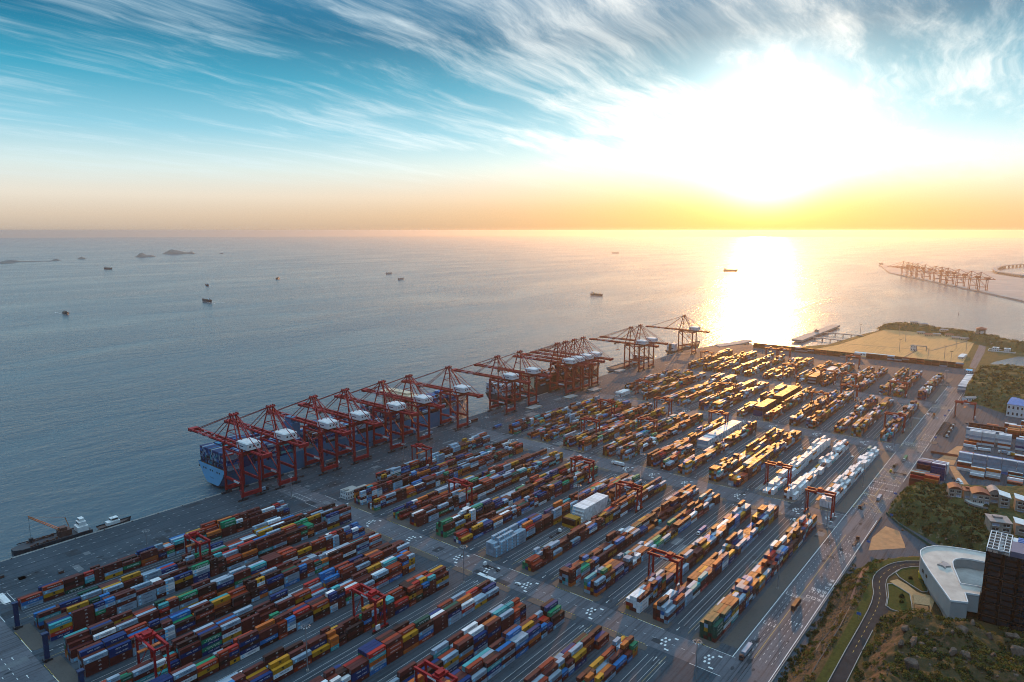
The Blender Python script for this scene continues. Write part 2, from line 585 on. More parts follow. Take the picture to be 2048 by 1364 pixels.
GREYRUN = {}
for zone, (xa, xb) in ZONES.items():
    for k, yu in enumerate(STRIPS):
        if zone == 'A' and k in (13, 14):
            continue
        if zone == 'B' and k == 0:
            xs = 428.0
            yu = 523.0
        elif zone in 'CDE' and k == 0:
            xs, yu = xa, 523.0
        else:
            xs = xa + rng.choice([0, 0, 0, 0.6])
        if zone == 'D' and k in (0, 1):
            xs = 930.0
        if zone == 'C' and k == 10:
            xs = 640
        nz = smooth_noise(zone + str(k))
        nl = [smooth_noise(zone + str(k) + str(i)) for i in range(4)]
        base = {'A': 3.9, 'B': 3.6, 'C': 3.6, 'D': 3.7, 'E': 3.7}[zone]
        if zone == 'A' and k in (8, 9, 10, 11, 12):
            base = 3.7
        if zone == 'B' and k in (9, 10):
            base = 3.1
        reefer = (zone == 'C' and k in (11, 12, 13))
        if reefer:
            base = 3.0
        bay, x = 0, xs
        end = xb - rng.choice([0, 0, 3, 8])
        if zone == 'A' and k in (1, 2):
            end = 352
        while x + LONG < end:
            # perpendicular block stacks replace whole runs elsewhere
            skip = False
            for (z_, k0, k1, xa_, xb_) in [('B', 14, 14, 370, 518), ('C', 14, 14, 715, 845), ('D', 14, 14, 890, 1084), ('E', 14, 14, 1163, 1312)]:
                if z_ == zone and k0 <= k <= k1 and x + LONG > xa_ - 2 and x < xb_ + 2:
                    skip = True
            if skip:
                x += LONG + 0.55
                bay += 1
                continue
            two = rng.random() < (0.0 if reefer else 0.24)
            favc = rng.choices(PN, PW)[0]
            favp = rng.choice([0, 0.1, 0.32])
            if reefer:
                favc, favp = 'white', 0.86
            if zone == 'B' and k == 7 and bay < 3:
                favc, favp = 'pale grey', 0.95
            if zone == 'B' and k == 11 and bay < 1:
                favc, favp = rng.choice(['white', 'pale grey']), 0.8
            if zone == 'B' and k == 13 and bay < 2:
                favc, favp = 'dark green', 0.6
            if zone == 'B' and k == 5 and bay < 1:
                favc, favp = 'green', 0.55
            for half in ((0, 1) if two else (0,)):
                L = SHORT if two else LONG
                xx = x + (half * (SHORT + 0.07) if two else 0)
                for lane in range(4):
                    v = base + 1.15 * nz(bay) + 0.85 * nl[lane](bay + 0.5 * half) + rng.uniform(-0.55, 0.55)
                    if rng.random() < (0.22 if reefer else 0.05):
                        v -= 1.4
                    n = max(0 if bay > 0 else 1, min(5, int(round(v))))
                    if zone == 'C' and reefer:
                        n = min(n, 4)
                    if n:
                        stack(zone, k, bay, half, lane, xx, yu - lane * PITCH_Y, L, n, lambda t: pick(favc, favp, zone in 'CDE'))
            x += LONG + (0.55 if not reefer else (1.0 if bay % 2 else 3.4))
            bay += 1

# block stacks laid across the strips and the lot on the right: long axis along Y
CROSS = []


def cross_block(name, x0, nx, y0, rows, tiers, cols, probs, step=0, drop=0.0, gap=0.22):
    """rows of boxes lying along Y, packed side by side along X"""
    r = random.Random(name)
    for j in range(rows):
        for i in range(nx):
            n = tiers
            if step and i < step:
                n = max(1, tiers - (step - i))
            if drop and r.random() < drop:
                n = max(1, n - r.choice([1, 1, 2, 3]))
            for t in range(n):
                CROSS.append(dict(name=name, x0=x0 + i * (CW + gap) + (t * 1.0 if name == 'white block' else 0), y0=y0 + j * (LONG + 0.5), z0=t * CH + 0.05, col=r.choices(cols, probs)[0], i=i, j=j, t=t, n=n, rows=rows, nx=nx))


cross_block('white block', 470.0, 15, 302.6, 1, 5, ['white'], [1])
cross_block('ochre block', 458.2, 4, 302.8, 1, 3, ['ochre yellow', 'dark brown'], [5, 1])
cross_block('tan block', 733, 40, 302.6, 1, 4, ['white', 'pale grey', 'white'], [5, 3, 1])
cross_block('dark block one', 916, 21, 302.6, 1, 5, ['dark brown', 'navy blue', 'maroon'], [3, 2, 1], step=1)
cross_block('dark block two', 997, 32, 302.6, 1, 5, ['maroon', 'dark brown'], [3, 2])
cross_block('brown block', 1167, 22, 302.6, 1, 5, ['dark brown', 'maroon', 'pale grey'], [3, 2, 1])
cross_block('tan block far', 1269, 15, 302.8, 1, 3, ['white', 'pale grey'], [3, 2])
# wall of boxes that closes the yard at the far end
for (wx, wy0, wy1) in ((1476, 130, 300), (1464, 300, 520)):
    r = random.Random(5)
    yy = wy0
    while yy + LONG < wy1:
        for t in range(4):
            CROSS.append(dict(name='end wall', x0=wx - (yy - 130) * 0.03 * 0, y0=yy, z0=t * CH + 0.05, col=r.choices(['maroon', 'dark brown', 'rust red', 'dark green', 'pale grey'], [6, 6, 2, 1, 1])[0], i=0, j=0, t=t, n=4, rows=1, nx=1))
        yy += LONG + 0.3
LOT = ['white', 'pale grey', 'maroon', 'rust red', 'navy blue', 'turquoise', 'bright blue', 'orange']
cross_block('red pile', 752, 5, 76.5, 1, 5, ['rust red', 'maroon', 'bright red', 'turquoise', 'navy blue', 'orange'], [8, 8, 3, 1.5, 2, 2], step=1)
cross_block('red pile', 752, 5, 88.8, 1, 5, ['rust red', 'maroon', 'bright red', 'turquoise', 'navy blue'], [8, 8, 3, 1, 2], step=2)
cross_block('blue pile', 787, 6, 75.5, 2, 6, ['navy blue', 'white', 'pale grey', 'maroon'], [8, 1, 1, 1], step=1)
cross_block('white pile', 812, 4, 75.5, 2, 4, ['white', 'white', 'pale grey'], [3, 2, 1])
for j in range(6):
    cross_block('long wall', 849 + j * 0.2, 3, 58.2 - j * 12.7, 1, 6, ['pale grey', 'white', 'navy blue', 'rust red', 'bright blue', 'maroon'], [7, 4, 3, 2, 2, 1], drop=0.06)
cross_block('mixed heap', 817, 7, 44.5, 1, 4, LOT, [6, 3, 3, 2, 1, 2, 1, 1], drop=0.4)
cross_block('mixed heap', 821, 6, 31.5, 1, 4, LOT, [6, 3, 3, 2, 1, 2, 1, 1], drop=0.4)
cross_block('corner pile', 794, 9, 12.5, 1, 4, ['turquoise', 'orange', 'white', 'rust red', 'maroon', 'ochre yellow'], [2, 3, 2, 3, 3, 2], drop=0.5)
cross_block('corner pile', 794, 9, -0.5, 1, 5, ['turquoise', 'orange', 'white', 'rust red', 'maroon', 'ochre yellow'], [2, 3, 2, 3, 3, 2], drop=0.4)
for j in range(3):
    cross_block('pale wall', 953 + 1.2 * j, 4, 58.6 - j * 12.6 - (3 if j == 2 else 0), 1, 6, ['pale grey', 'white', 'navy blue', 'turquoise', 'rust red'], [9, 5, 1, 1, 1], drop=0.08)
cross_block('pale wall', 957, 3, 14, 1, 5, ['pale grey', 'white', 'navy blue'], [9, 4, 1], drop=0.2)
for j in range(3):
    cross_block('pale row', 976, 2, 64 - j * 12.6, 1, 5, ['pale grey', 'white', 'dark brown'], [6, 6, 2], drop=0.1)
    cross_block('pale row', 1002, 2, 64 - j * 12.6, 1, 5, ['pale grey', 'white', 'maroon'], [6, 6, 3], drop=0.15)
cross_block('orange heap', 1008, 12, 25, 1, 4, ['orange', 'rust red', 'ochre yellow', 'white', 'maroon'], [5, 3, 2, 2, 2], drop=0.4)
cross_block('orange heap', 1012, 10, 12, 1, 4, ['orange', 'rust red', 'ochre yellow', 'white', 'maroon'], [5, 3, 2, 2, 2], drop=0.4)
LOT2 = ['rust red', 'orange', 'white', 'pale grey', 'turquoise', 'maroon', 'ochre yellow', 'navy blue']
for (x_, n_, y_, t_, d_) in ((836, 4, 58, 3, 0.5), (870, 5, 10, 3, 0.5), (872, 4, -4, 4, 0.4), (888, 3, 60, 2, 0.5), (900, 4, 12, 3, 0.5), (905, 5, -6, 4, 0.5), (936, 3, 62, 2, 0.6), (985, 4, 12, 3, 0.5), (1040, 5, 48, 2, 0.6), (1046, 4, 30, 3, 0.5), (1072, 4, 14, 3, 0.5), (1030, 3, 66, 2, 0.5), (772, 4, 12, 3, 0.5), (770, 5, -2, 4, 0.5), (820, 5, -4, 4, 0.5), (832, 3, 14, 3, 0.5)):
    cross_block('lot heap', x_, n_, y_, 1, t_, LOT2, [3, 3, 3, 3, 1.5, 2, 2, 2], drop=d_)
cross_block('white roof pile', 1250, 44, 102.5, 1, 4, ['white', 'pale grey'], [3, 2])
for c in CROSS:
    c['cross'] = True

# --- which faces of each box are open, and how large it shows
fr = (Vector((math.cos(YAW) * math.cos(PITCH), math.sin(YAW) * math.cos(PITCH), -math.sin(PITCH))))
rt_ = fr.cross(Vector((0, 0, 1))).normalized()
up_ = rt_.cross(fr)


def project(p):
    d = Vector(p) - Vector((0, 0, H))
    z = d.dot(fr)
    return (1024 + 1369 * d.dot(rt_) / z, 682 - 1369 * d.dot(up_) / z)


def dims(b):
    if b.get('cross'):
        return b['x0'], b['x0'] + CW, b['y0'], b['y0'] + LONG
    return b['x0'], b['x0'] + b['L'], b['y0'], b['y0'] + CW


RES = 0.5
GX0, GY0, NX, NY = 90.0, -60.0, 2820, 1240
HM = np.zeros((NX, NY), np.float32)
for b in BOXES + CROSS:
    x0, x1, y0, y1 = dims(b)
    i0, i1, j0, j1 = [int(round(v)) for v in ((x0 - GX0) / RES, (x1 - GX0) / RES, (y0 - GY0) / RES, (y1 - GY0) / RES)]
    HM[max(0, i0):i1, max(0, j0):j1] = np.maximum(HM[max(0, i0):i1, max(0, j0):j1], b['z0'] + CH)


def hm(x, y):
    i, j = int((x - GX0) / RES), int((y - GY0) / RES)
    return float(HM[i, j]) if 0 <= i < NX and 0 <= j < NY else 0.0


def sees(p):
    """no other stack between the camera and the point"""
    x, y, z = p
    dx, dy, dz = -x, -y, H - z
    for s_ in range(1, 60):
        t = s_ * 0.9 / math.hypot(x, y)
        zz = z + dz * t
        if zz > 16:
            return True
        if hm(x + dx * t, y + dy * t) > zz + 0.15:
            return False
    return True


def area(pts):
    q = [project(p) for p in pts]
    return 0.5 * abs(sum(q[i][0] * q[(i + 1) % 4][1] - q[(i + 1) % 4][0] * q[i][1] for i in range(4)))


for b in BOXES:
    x0, x1, y0, y1 = dims(b)
    z0, z1 = b['z0'], b['z0'] + CH
    xm, ym, zm = (x0 + x1) / 2, (y0 + y1) / 2, (z0 + z1) / 2
    b['top'] = b['tier'] == b['n'] - 1
    sv = [sees((x0 + (x1 - x0) * f, y0 - 0.35, zz)) for f in (0.15, 0.5, 0.85) for zz in (zm - 0.8, zm + 0.8)]
    sv = [v and hm(x0 + (x1 - x0) * 0.5, y0 - 0.45) < zm for v in sv]
    ev = sees((x0 - 0.35, ym, zm)) and hm(x0 - 0.45, ym) < zm
    b['side'] = sum(sv) / 6.0
    b['end'] = 1.0 if ev else 0.0
    tv = sum(sees((x0 + (x1 - x0) * f, ym, z1 + 0.05)) for f in (0.2, 0.5, 0.8)) / 3.0 if b['top'] else 0.0
    A = b['side'] * area([(x0, y0, z0), (x1, y0, z0), (x1, y0, z1), (x0, y0, z1)])
    A += b['end'] * area([(x0, y0, z0), (x0, y1, z0), (x0, y1, z1), (x0, y0, z1)])
    A += tv * area([(x0, y0, z1), (x1, y0, z1), (x1, y1, z1), (x0, y1, z1)])
    c = project((xm, ym, zm))
    b['A'] = A if 14 < c[0] < 2034 and 0 < c[1] < 1350 else 0.0
order = sorted(range(len(BOXES)), key=lambda i: -BOXES[i]['A'])
SINGLE = set(order[:290])

WORDS = {'pale grey': ('MAERSK', 'ink'), 'rust red': ('HAMBURG SUD', 'inkw'), 'bright red': ('HAMBURG SUD', 'inkw'), 'green': ('EVERGREEN', 'inkw'), 'dark green': ('EVERGREEN', 'inkw'),
         'navy blue': ('CMA CGM', 'inkw'), 'ochre yellow': ('MSC', 'inkk'), 'bright blue': ('HANJIN', 'inkw'), 'white': ('MAERSK', 'ink'), 'turquoise': ('CHINA SHIPPING', 'inkw'), 'orange': ('Hapag-Lloyd', 'ink'),
         'maroon': ('TEX', 'inkw'), 'dark brown': ('K LINE', 'inkw')}


def long_side(mb, x0, x1, y, z0, z1, pitch=0.56, d=0.045):
    """corrugated wall facing -Y when d>0 side is given by sign of d"""
    n = max(2, int((x1 - x0) / pitch))
    p = (x1 - x0) / n
    vs = []
    for i in range(n):
        a = x0 + i * p
        vs += [(a, y), (a + p * 0.30, y), (a + p * 0.5, y + d), (a + p * 0.80, y + d)]
    vs.append((x1, y))
    m_ = len(vs)
    V = [(a, b, z0) for a, b in vs] + [(a, b, z1) for a, b in vs]
    F = [(i, i + 1, i + 1 + m_, i + m_) for i in range(m_ - 1)]
    if d < 0:
        F = [f[::-1] for f in F]
    mb.add(V, F)


def container_body(L, col):
    m_ = MB()
    m_.col = col
    e = 0.0
    # frame: four posts, top and bottom rails
    for xx in (0, L - 0.16):
        for yy in (0, CW - 0.16):
            m_.box(xx, xx + 0.16, yy, yy + 0.16, 0, CH)
    for yy in (0.003, CW - 0.103):
        m_.box(0.16, L - 0.16, yy, yy + 0.10, 0.002, 0.16)
        m_.box(0.16, L - 0.16, yy, yy + 0.10, CH - 0.12, CH - 0.002)
    for xx in (0.003, L - 0.103):
        m_.box(xx, xx + 0.1, 0.16, CW - 0.16, 0.002, 0.16)
        m_.box(xx, xx + 0.1, 0.16, CW - 0.16, CH - 0.12, CH - 0.002)
    long_side(m_, 0.16, L - 0.16, 0.03, 0.16, CH - 0.12)
    long_side(m_, 0.16, L - 0.16, CW - 0.03, 0.16, CH - 0.12, d=-0.045)
    m_.quad((L - 0.05, 0.16, 0.16), (L - 0.05, CW - 0.16, 0.16), (L - 0.05, CW - 0.16, CH - 0.12), (L - 0.05, 0.16, CH - 0.12))
    # roof with shallow cross ribs
    n = int(L / 1.2)
    p = (L - 0.3) / n
    for i in range(n):
        a = 0.15 + i * p
        m_.box(a + 0.12, a + p - 0.12, 0.14, CW - 0.14, CH - 0.05, CH - 0.012)
    m_.quad((0.1, 0.1, CH - 0.03), (L - 0.1, 0.1, CH - 0.03), (L - 0.1, CW - 0.1, CH - 0.03), (0.1, CW - 0.1, CH - 0.03))
    return m_


def container_door(col):
    m_ = MB()
    m_.col = tuple(c * 0.9 for c in col)
    m_.box(0.04, 0.09, 0.16, CW / 2 - 0.012, 0.16, CH - 0.12)
    m_.box(0.04, 0.09, CW / 2 + 0.012, CW - 0.16, 0.16, CH - 0.12)
    m_.col = (0.45, 0.45, 0.45)
    for yy in (0.5, 0.92, 1.5, 1.92):
        m_.bar((0.02, yy, 0.12), (0.02, yy, CH - 0.1), 0.045)
    return m_


def lettering(col_name, L):
    word, ink = WORDS[col_name]
    m_ = MB()
    y = -0.012
    if word == 'MSC':
        m_.quad((L / 2 - 0.75, y, 0.75), (L / 2 + 0.75, y, 0.75), (L / 2 + 0.75, y, 2.1), (L / 2 - 0.75, y, 2.1))
        m_.cur = 1
        put_text(m_, 'MSC', (L / 2, y - 0.01, 1.15), (1, 0, 0), (0, 0, 1), 0.6, 1.2)
        return m_, ['inkk', 'yellow']
    if word in ('TEX', 'K LINE'):
        put_text(m_, word, (L * 0.62, y, 1.45), (1, 0, 0), (0, 0, 1), 0.75, 1.3)
        m_.quad((L * 0.62 - 0.8, y, 1.15), (L * 0.62 + 0.8, y, 1.15), (L * 0.62 + 0.8, y, 1.27), (L * 0.62 - 0.8, y, 1.27))
        return m_, [ink]
    if L < 8:
        put_text(m_, word, (L * 0.55, y, 1.0), (1, 0, 0), (0, 0, 1), 0.8, min(3.9, 0.62 * len(word)))
    else:
        put_text(m_, word, (L * 0.56, y, 0.95), (1, 0, 0), (0, 0, 1), 1.25, min(8.2, 0.98 * len(word)))
    if word == 'MAERSK':
        return m_, [ink]
    if word == 'EVERGREEN':
        return m_, [ink]
    return m_, [ink]


def badge(col_name, L):
    word, ink = WORDS[col_name]
    m_ = MB()
    y = -0.012
    if word == 'MAERSK':
        a = L * 0.14
        m_.quad((a - 0.7, y, 0.6), (a + 0.7, y, 0.6), (a + 0.7, y, 2.0), (a - 0.7, y, 2.0))
        m_.cur = 1
        pts = []
        for i in range(14):
            r = 0.58 if i % 2 == 0 else 0.24
            t = math.pi / 2 + i * math.pi / 7
            pts.append((a + r * math.cos(t), y - 0.01, 1.3 + r * math.sin(t)))
        m_.add(pts, [tuple(range(14))])
        return m_, ['sky_blue', 'inkw']
    if word == 'EVERGREEN':
        for i in range(5):
            a = L * (0.16 + 0.17 * i)
            m_.quad((a - 0.25, y, 0.35), (a + 0.25, y, 0.35), (a + 0.25, y, 0.8), (a - 0.25, y, 0.8))
        return m_, [ink]
    return None, None


ORD = ['zeroth', 'first', 'second', 'third', 'fourth', 'fifth', 'sixth', 'seventh', 'eighth', 'ninth', 'tenth', 'eleventh', 'twelfth', 'thirteenth', 'fourteenth', 'fifteenth', 'sixteenth', 'seventeenth', 'eighteenth', 'nineteenth', 'twentieth']
LANE = ['seaward lane', 'second lane', 'third lane', 'landward lane']
TIER = ['bottom tier', 'second tier', 'third tier', 'fourth tier', 'fifth tier']
protos = {}
ZNAME = {'A': 'near block', 'B': 'middle block', 'C': 'far block', 'D': 'fourth block', 'E': 'end block'}
for i in sorted(SINGLE):
    b = BOXES[i]
    L, cn = b['L'], b['col']
    key = (L, cn)
    col = PAL[cn][0]
    if key not in protos:
        body = container_body(L, col).build('shipping_container', M['box'])
        container_door(col).build('door', M['box'], body)
        lm, inks = lettering(cn, L)
        lm.build('lettering', [M[k_] for k_ in inks], body)
        bm_, inks = badge(cn, L)
        if bm_:
            bm_.build('badge' if WORDS[cn][0] == 'MAERSK' else 'print', [M[k_] for k_ in inks], body)
        protos[key] = body
        o = body
    else:
        o = copy_tree(protos[key])
    o.location = (b['x0'], b['y0'], b['z0'])
    size = 'long' if L > 8 else 'short'
    hf = '' if L > 8 else (' near half,' if b['half'] == 0 else ' far half,')
    lab = f'{cn} {size} container, {TIER[b["tier"]]}, {LANE[b["lane"]]},{hf} {ORD[b["bay"] + 1]} bay, {ORD[b["k"] + 1]} strip, {ZNAME[b["zone"]]}'
    tag(o, lab, 'container', 'shipping containers stacked in the yard')

# the rest of the thousands of boxes: one mass
mb = MB()
tx = {k_: MB() for k_ in ('ink', 'inkw', 'inkk', 'sky_blue')}
vr = random.Random(3)


def plain_box(mb, x0, x1, y0, y1, z0, z1, col, door='x', faces=None):
    k_ = vr.uniform(0.78, 1.2)
    mb.col = tuple(min(0.85, c * k_) for c in col)
    z1 -= 0.06
    a = 0.03
    mb.box(x0, x1, y0, y1, z0, z1)


for i, b in enumerate(BOXES):
    if i in SINGLE:
        continue
    x0, x1, y0, y1 = dims(b)
    plain_box(mb, x0, x1, y0, y1, b['z0'], b['z0'] + CH, PAL[b['col']][0])
    if b['end'] > 0 and x0 < 900:      # door bars on open ends
        cc = mb.col
        mb.col = tuple(min(0.8, c * 1.25 + 0.05) for c in cc)
        for yy in (0.5, 0.92, 1.5, 1.92):
            mb.box(x0 - 0.05, x0 - 0.005, y0 + yy - 0.03, y0 + yy + 0.03, b['z0'] + 0.1, b['z0'] + CH - 0.2)
    if b['side'] > 0.3 and x0 < 760 and b['col'] in WORDS:
        word, ink = WORDS[b['col']]
        L, y = b['L'], y0 - 0.015
        if word == 'MSC':
            tx['inkk'].quad((x0 + L / 2 - 0.75, y, b['z0'] + 0.6), (x0 + L / 2 + 0.75, y, b['z0'] + 0.6), (x0 + L / 2 + 0.75, y, b['z0'] + 2.0), (x0 + L / 2 - 0.75, y, b['z0'] + 2.0))
        elif word in ('TEX', 'K LINE'):
            put_text(tx['inkw'], word, (x0 + L * 0.62, y, b['z0'] + 1.3), (1, 0, 0), (0, 0, 1), 0.75, 1.3)
        else:
            if L < 8:
                put_text(tx[ink], word, (x0 + L * 0.55, y, b['z0'] + 0.9), (1, 0, 0), (0, 0, 1), 0.8, min(3.9, 0.62 * len(word)))
            else:
                put_text(tx[ink], word, (x0 + L * 0.56, y, b['z0'] + 0.8), (1, 0, 0), (0, 0, 1), 1.25, min(8.2, 0.98 * len(word)))
            if word == 'MAERSK':
                a = x0 + L * 0.14
                tx['sky_blue'].quad((a - 0.7, y, b['z0'] + 0.6), (a + 0.7, y, b['z0'] + 0.6), (a + 0.7, y, b['z0'] + 2.0), (a - 0.7, y, b['z0'] + 2.0))
for b in CROSS:
    x0, x1, y0, y1 = dims(b)
    plain_box(mb, x0, x1, y0, y1, b['z0'], b['z0'] + CH, PAL[b['col']][0])
    if b['name'] == 'white block' and b['i'] == 0:
        zc_ = b['z0'] + 0.75
        put_text(tx['ink'], 'MAERSK', (x0 - 0.02, y0 + 5.2, zc_), (0, -1, 0), (0, 0, 1), 1.4, 6.6)
        tx['sky_blue'].quad((x0 - 0.02, y0 + 10.8, zc_ - 0.2), (x0 - 0.02, y0 + 9.2, zc_ - 0.2), (x0 - 0.02, y0 + 9.2, zc_ + 1.3), (x0 - 0.02, y0 + 10.8, zc_ + 1.3))
YARDMASS = mb
SHIPCARGO = []      # filled by the ships, built together at the end

# ------------------------------------------------------------------ quay edge
quay = sheet('quay_edge', [rect(-260, 1330, QY - 1.6, QY - 0.02)], M['concrete'], 0.012, yard)
mb = MB()
mb.box(-260, 1330, QY - 0.7, QY - 0.2, 0.0, 0.35)
mb.build('kerb', M['concrete'], yard)
fb = MB()
fb.cyl((-2.2, QY + 0.9, -1.6), (2.2, QY + 0.9, -1.6), 0.95, n=10)
fb.box(-1.6, 1.6, QY, QY + 0.8, -3.0, -0.2)
f0 = fb.build('fender', M['fender'], yard)
f0.location.x = 60
for i in range(1, 44):
    c = f0.copy()
    COL.objects.link(c)
    c.parent = yard
    c.location.x = 60 + i * 15.0
bo = MB()
bo.cyl((0, QY - 2.6, 0), (0, QY - 2.6, 0.6), 0.35, 0.3)
bo.cyl((0, QY - 2.6, 0.6), (0, QY - 2.6, 0.85), 0.55, 0.5)
b0 = bo.build('quay_bollard', M['dark'])
tag(b0, 'small dark mooring bollard standing along the quay edge', 'bollard', 'mooring bollards along the quay edge')
b0.location.x = 120
for i in range(1, 30):
    c = b0.copy()
    COL.objects.link(c)
    c.location.x = 120 + 22 * i

# ------------------------------------------------------------------ painted markings
W_, Y_ = [], []
for xx in (111.4, 349.5, 371.6, 603.5, 634.6, 893.6):
    for (ya, yb) in ((106.5, 131), (160, 177), (212, 230), (265, 285), (299, 321), (336, 356), (391, 408), (445, 462), (499, 512)):
        W_.append(rect(xx - 0.16, xx + 0.16, yb - 1, yb + 18))
W_.append(rect(-60, 640, 106.9, 107.3))
W_.append(rect(760, 1290, 106.9, 107.3))
W_.append(rect(371, 640, 131.4, 131.8))
W_.append(rect(640, 862, 131.4, 131.8))
W_.append(rect(893, 1120, 131.4, 131.8))
W_.append(rect(1152, 1290, 131.4, 131.8))
x = 378.0
while x < 1290:
    for yy in (110.9, 114.4, 117.9, 124.6, 128.1):
        if not (590 < x < 640 or 860 < x < 895):
            W_.append(rect(x, x + 2.6, yy - 0.09, yy + 0.09))
    x += 6.6
for (a, b) in ((378, 592), (700, 742), (905, 1112), (1160, 1290)):
    Y_.append(rect(a, b, 121.1, 121.35))


def arrow(x, y, d=1, L=5.0, bent=0):
    P = [(-L / 2, -0.14), (L * 0.2, -0.14), (L * 0.2, -0.55), (L / 2, 0), (L * 0.2, 0.55), (L * 0.2, 0.14), (-L / 2, 0.14)]
    o = [[(x + d * a, y + d * b) for a, b in P]]
    if bent:
        o = [[(x + d * a, y + d * b) for a, b in [(-L / 2, -0.16), (L * 0.3, -0.16), (L * 0.3, 0.16), (-L / 2, 0.16)]],
             [(x + d * a, y + d * b) for a, b in [(L * 0.3 - 0.3, 0.16), (L * 0.3, 0.16), (L * 0.3, 1.3), (L * 0.3 - 0.3, 1.3)]]]
    return o


for xx in (430, 480, 555, 600 - 20, 830, 915, 960, 1060):
    for yy in (109, 112.6, 116.1):
        W_ += arrow(xx, yy, 1, 5, yy == 109)
for xx in (420, 466, 720, 910):
    for yy in (126.3, 129.8, 122.8):
        W_ += arrow(xx, yy, -1, 5, yy == 129.8)
# stop bars and a row of dashes at the gates of the main road
for xx in (700, 722, 742, 900, 1120):
    yy = 108
    while yy < 131:
        W_.append(rect(xx, xx + 2.2, yy, yy + 0.5))
        yy += 1.7
# truck lane lines between the stacks, and arrows in them
for (a, b) in ((111, 350), (371, 604), (634, 862), (893, 1120)):
    for yu in (511.5, 451, 397.5, 343, 309, 272.3, 218.3, 166.5):
        for dy in (-6.0, -2.2, 1.6, 5.4):
            W_.append(rect(a + 12, b - 8, yu + dy - 0.08, yu + dy + 0.08))
        Y_.append(rect(a + 6, b - 3, yu - 4.2, yu - 4.0))
        W_ += arrow(b - 9, yu, 1) + arrow(b - 10, yu - 4, -1) + arrow(a + 7, yu + 3, -1)
# round patches painted in pairs along the cross roads
for xc in (360, 619, 877):
    for yu in (500, 447, 396, 343, 312, 276, 222, 168, 140):
        for (dx, dy) in ((-3.2, 0), (-3.2, 2.6), (0.4, 1.3), (0.4, 3.9), (3.6, 0.4), (3.6, 3.0)):
            W_.append([(xc + dx + 1.15 * math.cos(t * math.pi / 5), yu + dy + 0.75 * math.sin(t * math.pi / 5)) for t in range(10)])
        W_ += [[(xc - 6 + (q[0]) * 0, yu) for q in []]] if False else []
        W_.append(rect(xc + 6.2, xc + 7.6, yu - 4, yu - 1.6))
        W_.append(rect(xc - 7.6, xc - 6.2, yu - 4, yu - 1.2))
    yy = 150
    while yy < 540:
        W_.append(rect(xc - 0.1, xc + 0.1, yy, yy + 2.2))
        yy += 6.5
for yy in range(150, 600, 7):
    W_.append(rect(97.5, 97.8, yy, yy + 2.4))
    W_.append(rect(92.5, 92.8, yy, yy + 2.4))
for yy in range(150, 600, 26):
    W_ += [[(94 + b, yy + a) for a, b in q] for q in arrow(0, 0, -1, 4.0)]
    W_ += [[(102 + b, yy + a) for a, b in q] for q in arrow(0, 0, 1, 4.0)]
# quay apron: lane dashes along the rails, light hatch cover bays, white boxes
for yy in (540.5, 548.5, 556, 563.5, 571, 592, 600):
    x = 90
    while x < 1330:
        W_.append(rect(x, x + 2.4, yy - 0.1, yy + 0.1))
        x += 8.5
for (xa, xb, ya, yb) in ((118, 124, 536, 554), (352, 358, 532, 556), (604, 611, 536, 556), (1168, 1200, 560, 572)):
    for p in (rect(xa, xb, ya, ya + 0.3), rect(xa, xb, yb - 0.3, yb), rect(xa, xa + 0.3, ya, yb), rect(xb - 0.3, xb, ya, yb)):
        W_.append(p)
W_.append(rect(117.5, 122, 538, 556))
W_.append(rect(372, 375, 470, 498))
W_.append(rect(350, 353.5, 300, 316))
# yellow hatched boxes at the gate crossings
for (xa, xb) in ((660, 706), (752, 792), (880, 905), (1118, 1134)):
    for p in (((xa, 107.5), (xb, 131)), ((xa, 131), (xb, 107.5)), ((xa, 107.5), (xa + (xb - xa) * 0.5, 131)), ((xa + (xb - xa) * 0.5, 107.5), (xb, 131)), ((xa, 107.5), (xa, 131)), ((xb, 107.5), (xb, 131)), ((xa, 131), (xb, 131))):
        (ax, ay), (bx, by) = p
        L = math.hypot(bx - ax, by - ay)
        nx, ny = -(by - ay) / L * 0.13, (bx - ax) / L * 0.13
        Y_.append([(ax + nx, ay + ny), (ax - nx, ay - ny), (bx - nx, by - ny), (bx + nx, by + ny)])
Y_ += [rect(930, 968, 117.0, 117.25)]
for p in (((930, 117), (955, 107.5)), ((955, 107.5), (955, 117)), ((930, 117), (935, 108))):
    (ax, ay), (bx, by) = p
    Y_.append([(ax, ay - 0.12), (bx, by - 0.12), (bx + 0.2, by + 0.12), (ax + 0.2, ay + 0.12)])
# bay marks of the empty plot
for i in range(7):
    for j in range(7):
        xx, yy = 300 + i * 6.6 - 40, 132 + j * 4.6
        if xx < 338:
            W_ += [rect(xx - 0.5, xx + 0.5, yy - 0.15, yy + 0.15), rect(xx - 0.15, xx + 0.15, yy - 0.5, yy + 0.5), rect(xx + 1.1, xx + 1.5, yy - 0.4, yy + 0.4)]
mk = sheet('white_markings', [p for p in W_ if p], M['mark'], 0.022, rd)
sheet('yellow_markings', Y_, M['marky'], 0.024, rd)
mb = MB()
for word, xx, yy, w in (('出', 482, 116.6, 2.4), ('出', 482, 113.1, 2.4), ('口', 468.5, 116.6, 2.4), ('口', 468.5, 113.1, 2.4)):
    put_text(mb, word, (xx, yy, 0.026), (0, -1, 0), (1, 0, 0), 5.0, w)
for q, word in enumerate('车辆出口通道'):
    put_text(mb, word, (468.5 + q * 6.8, 109.3, 0.026), (0, -1, 0), (1, 0, 0), 4.4, 2.2)
mb.build('road_lettering', M['mark'], rd)

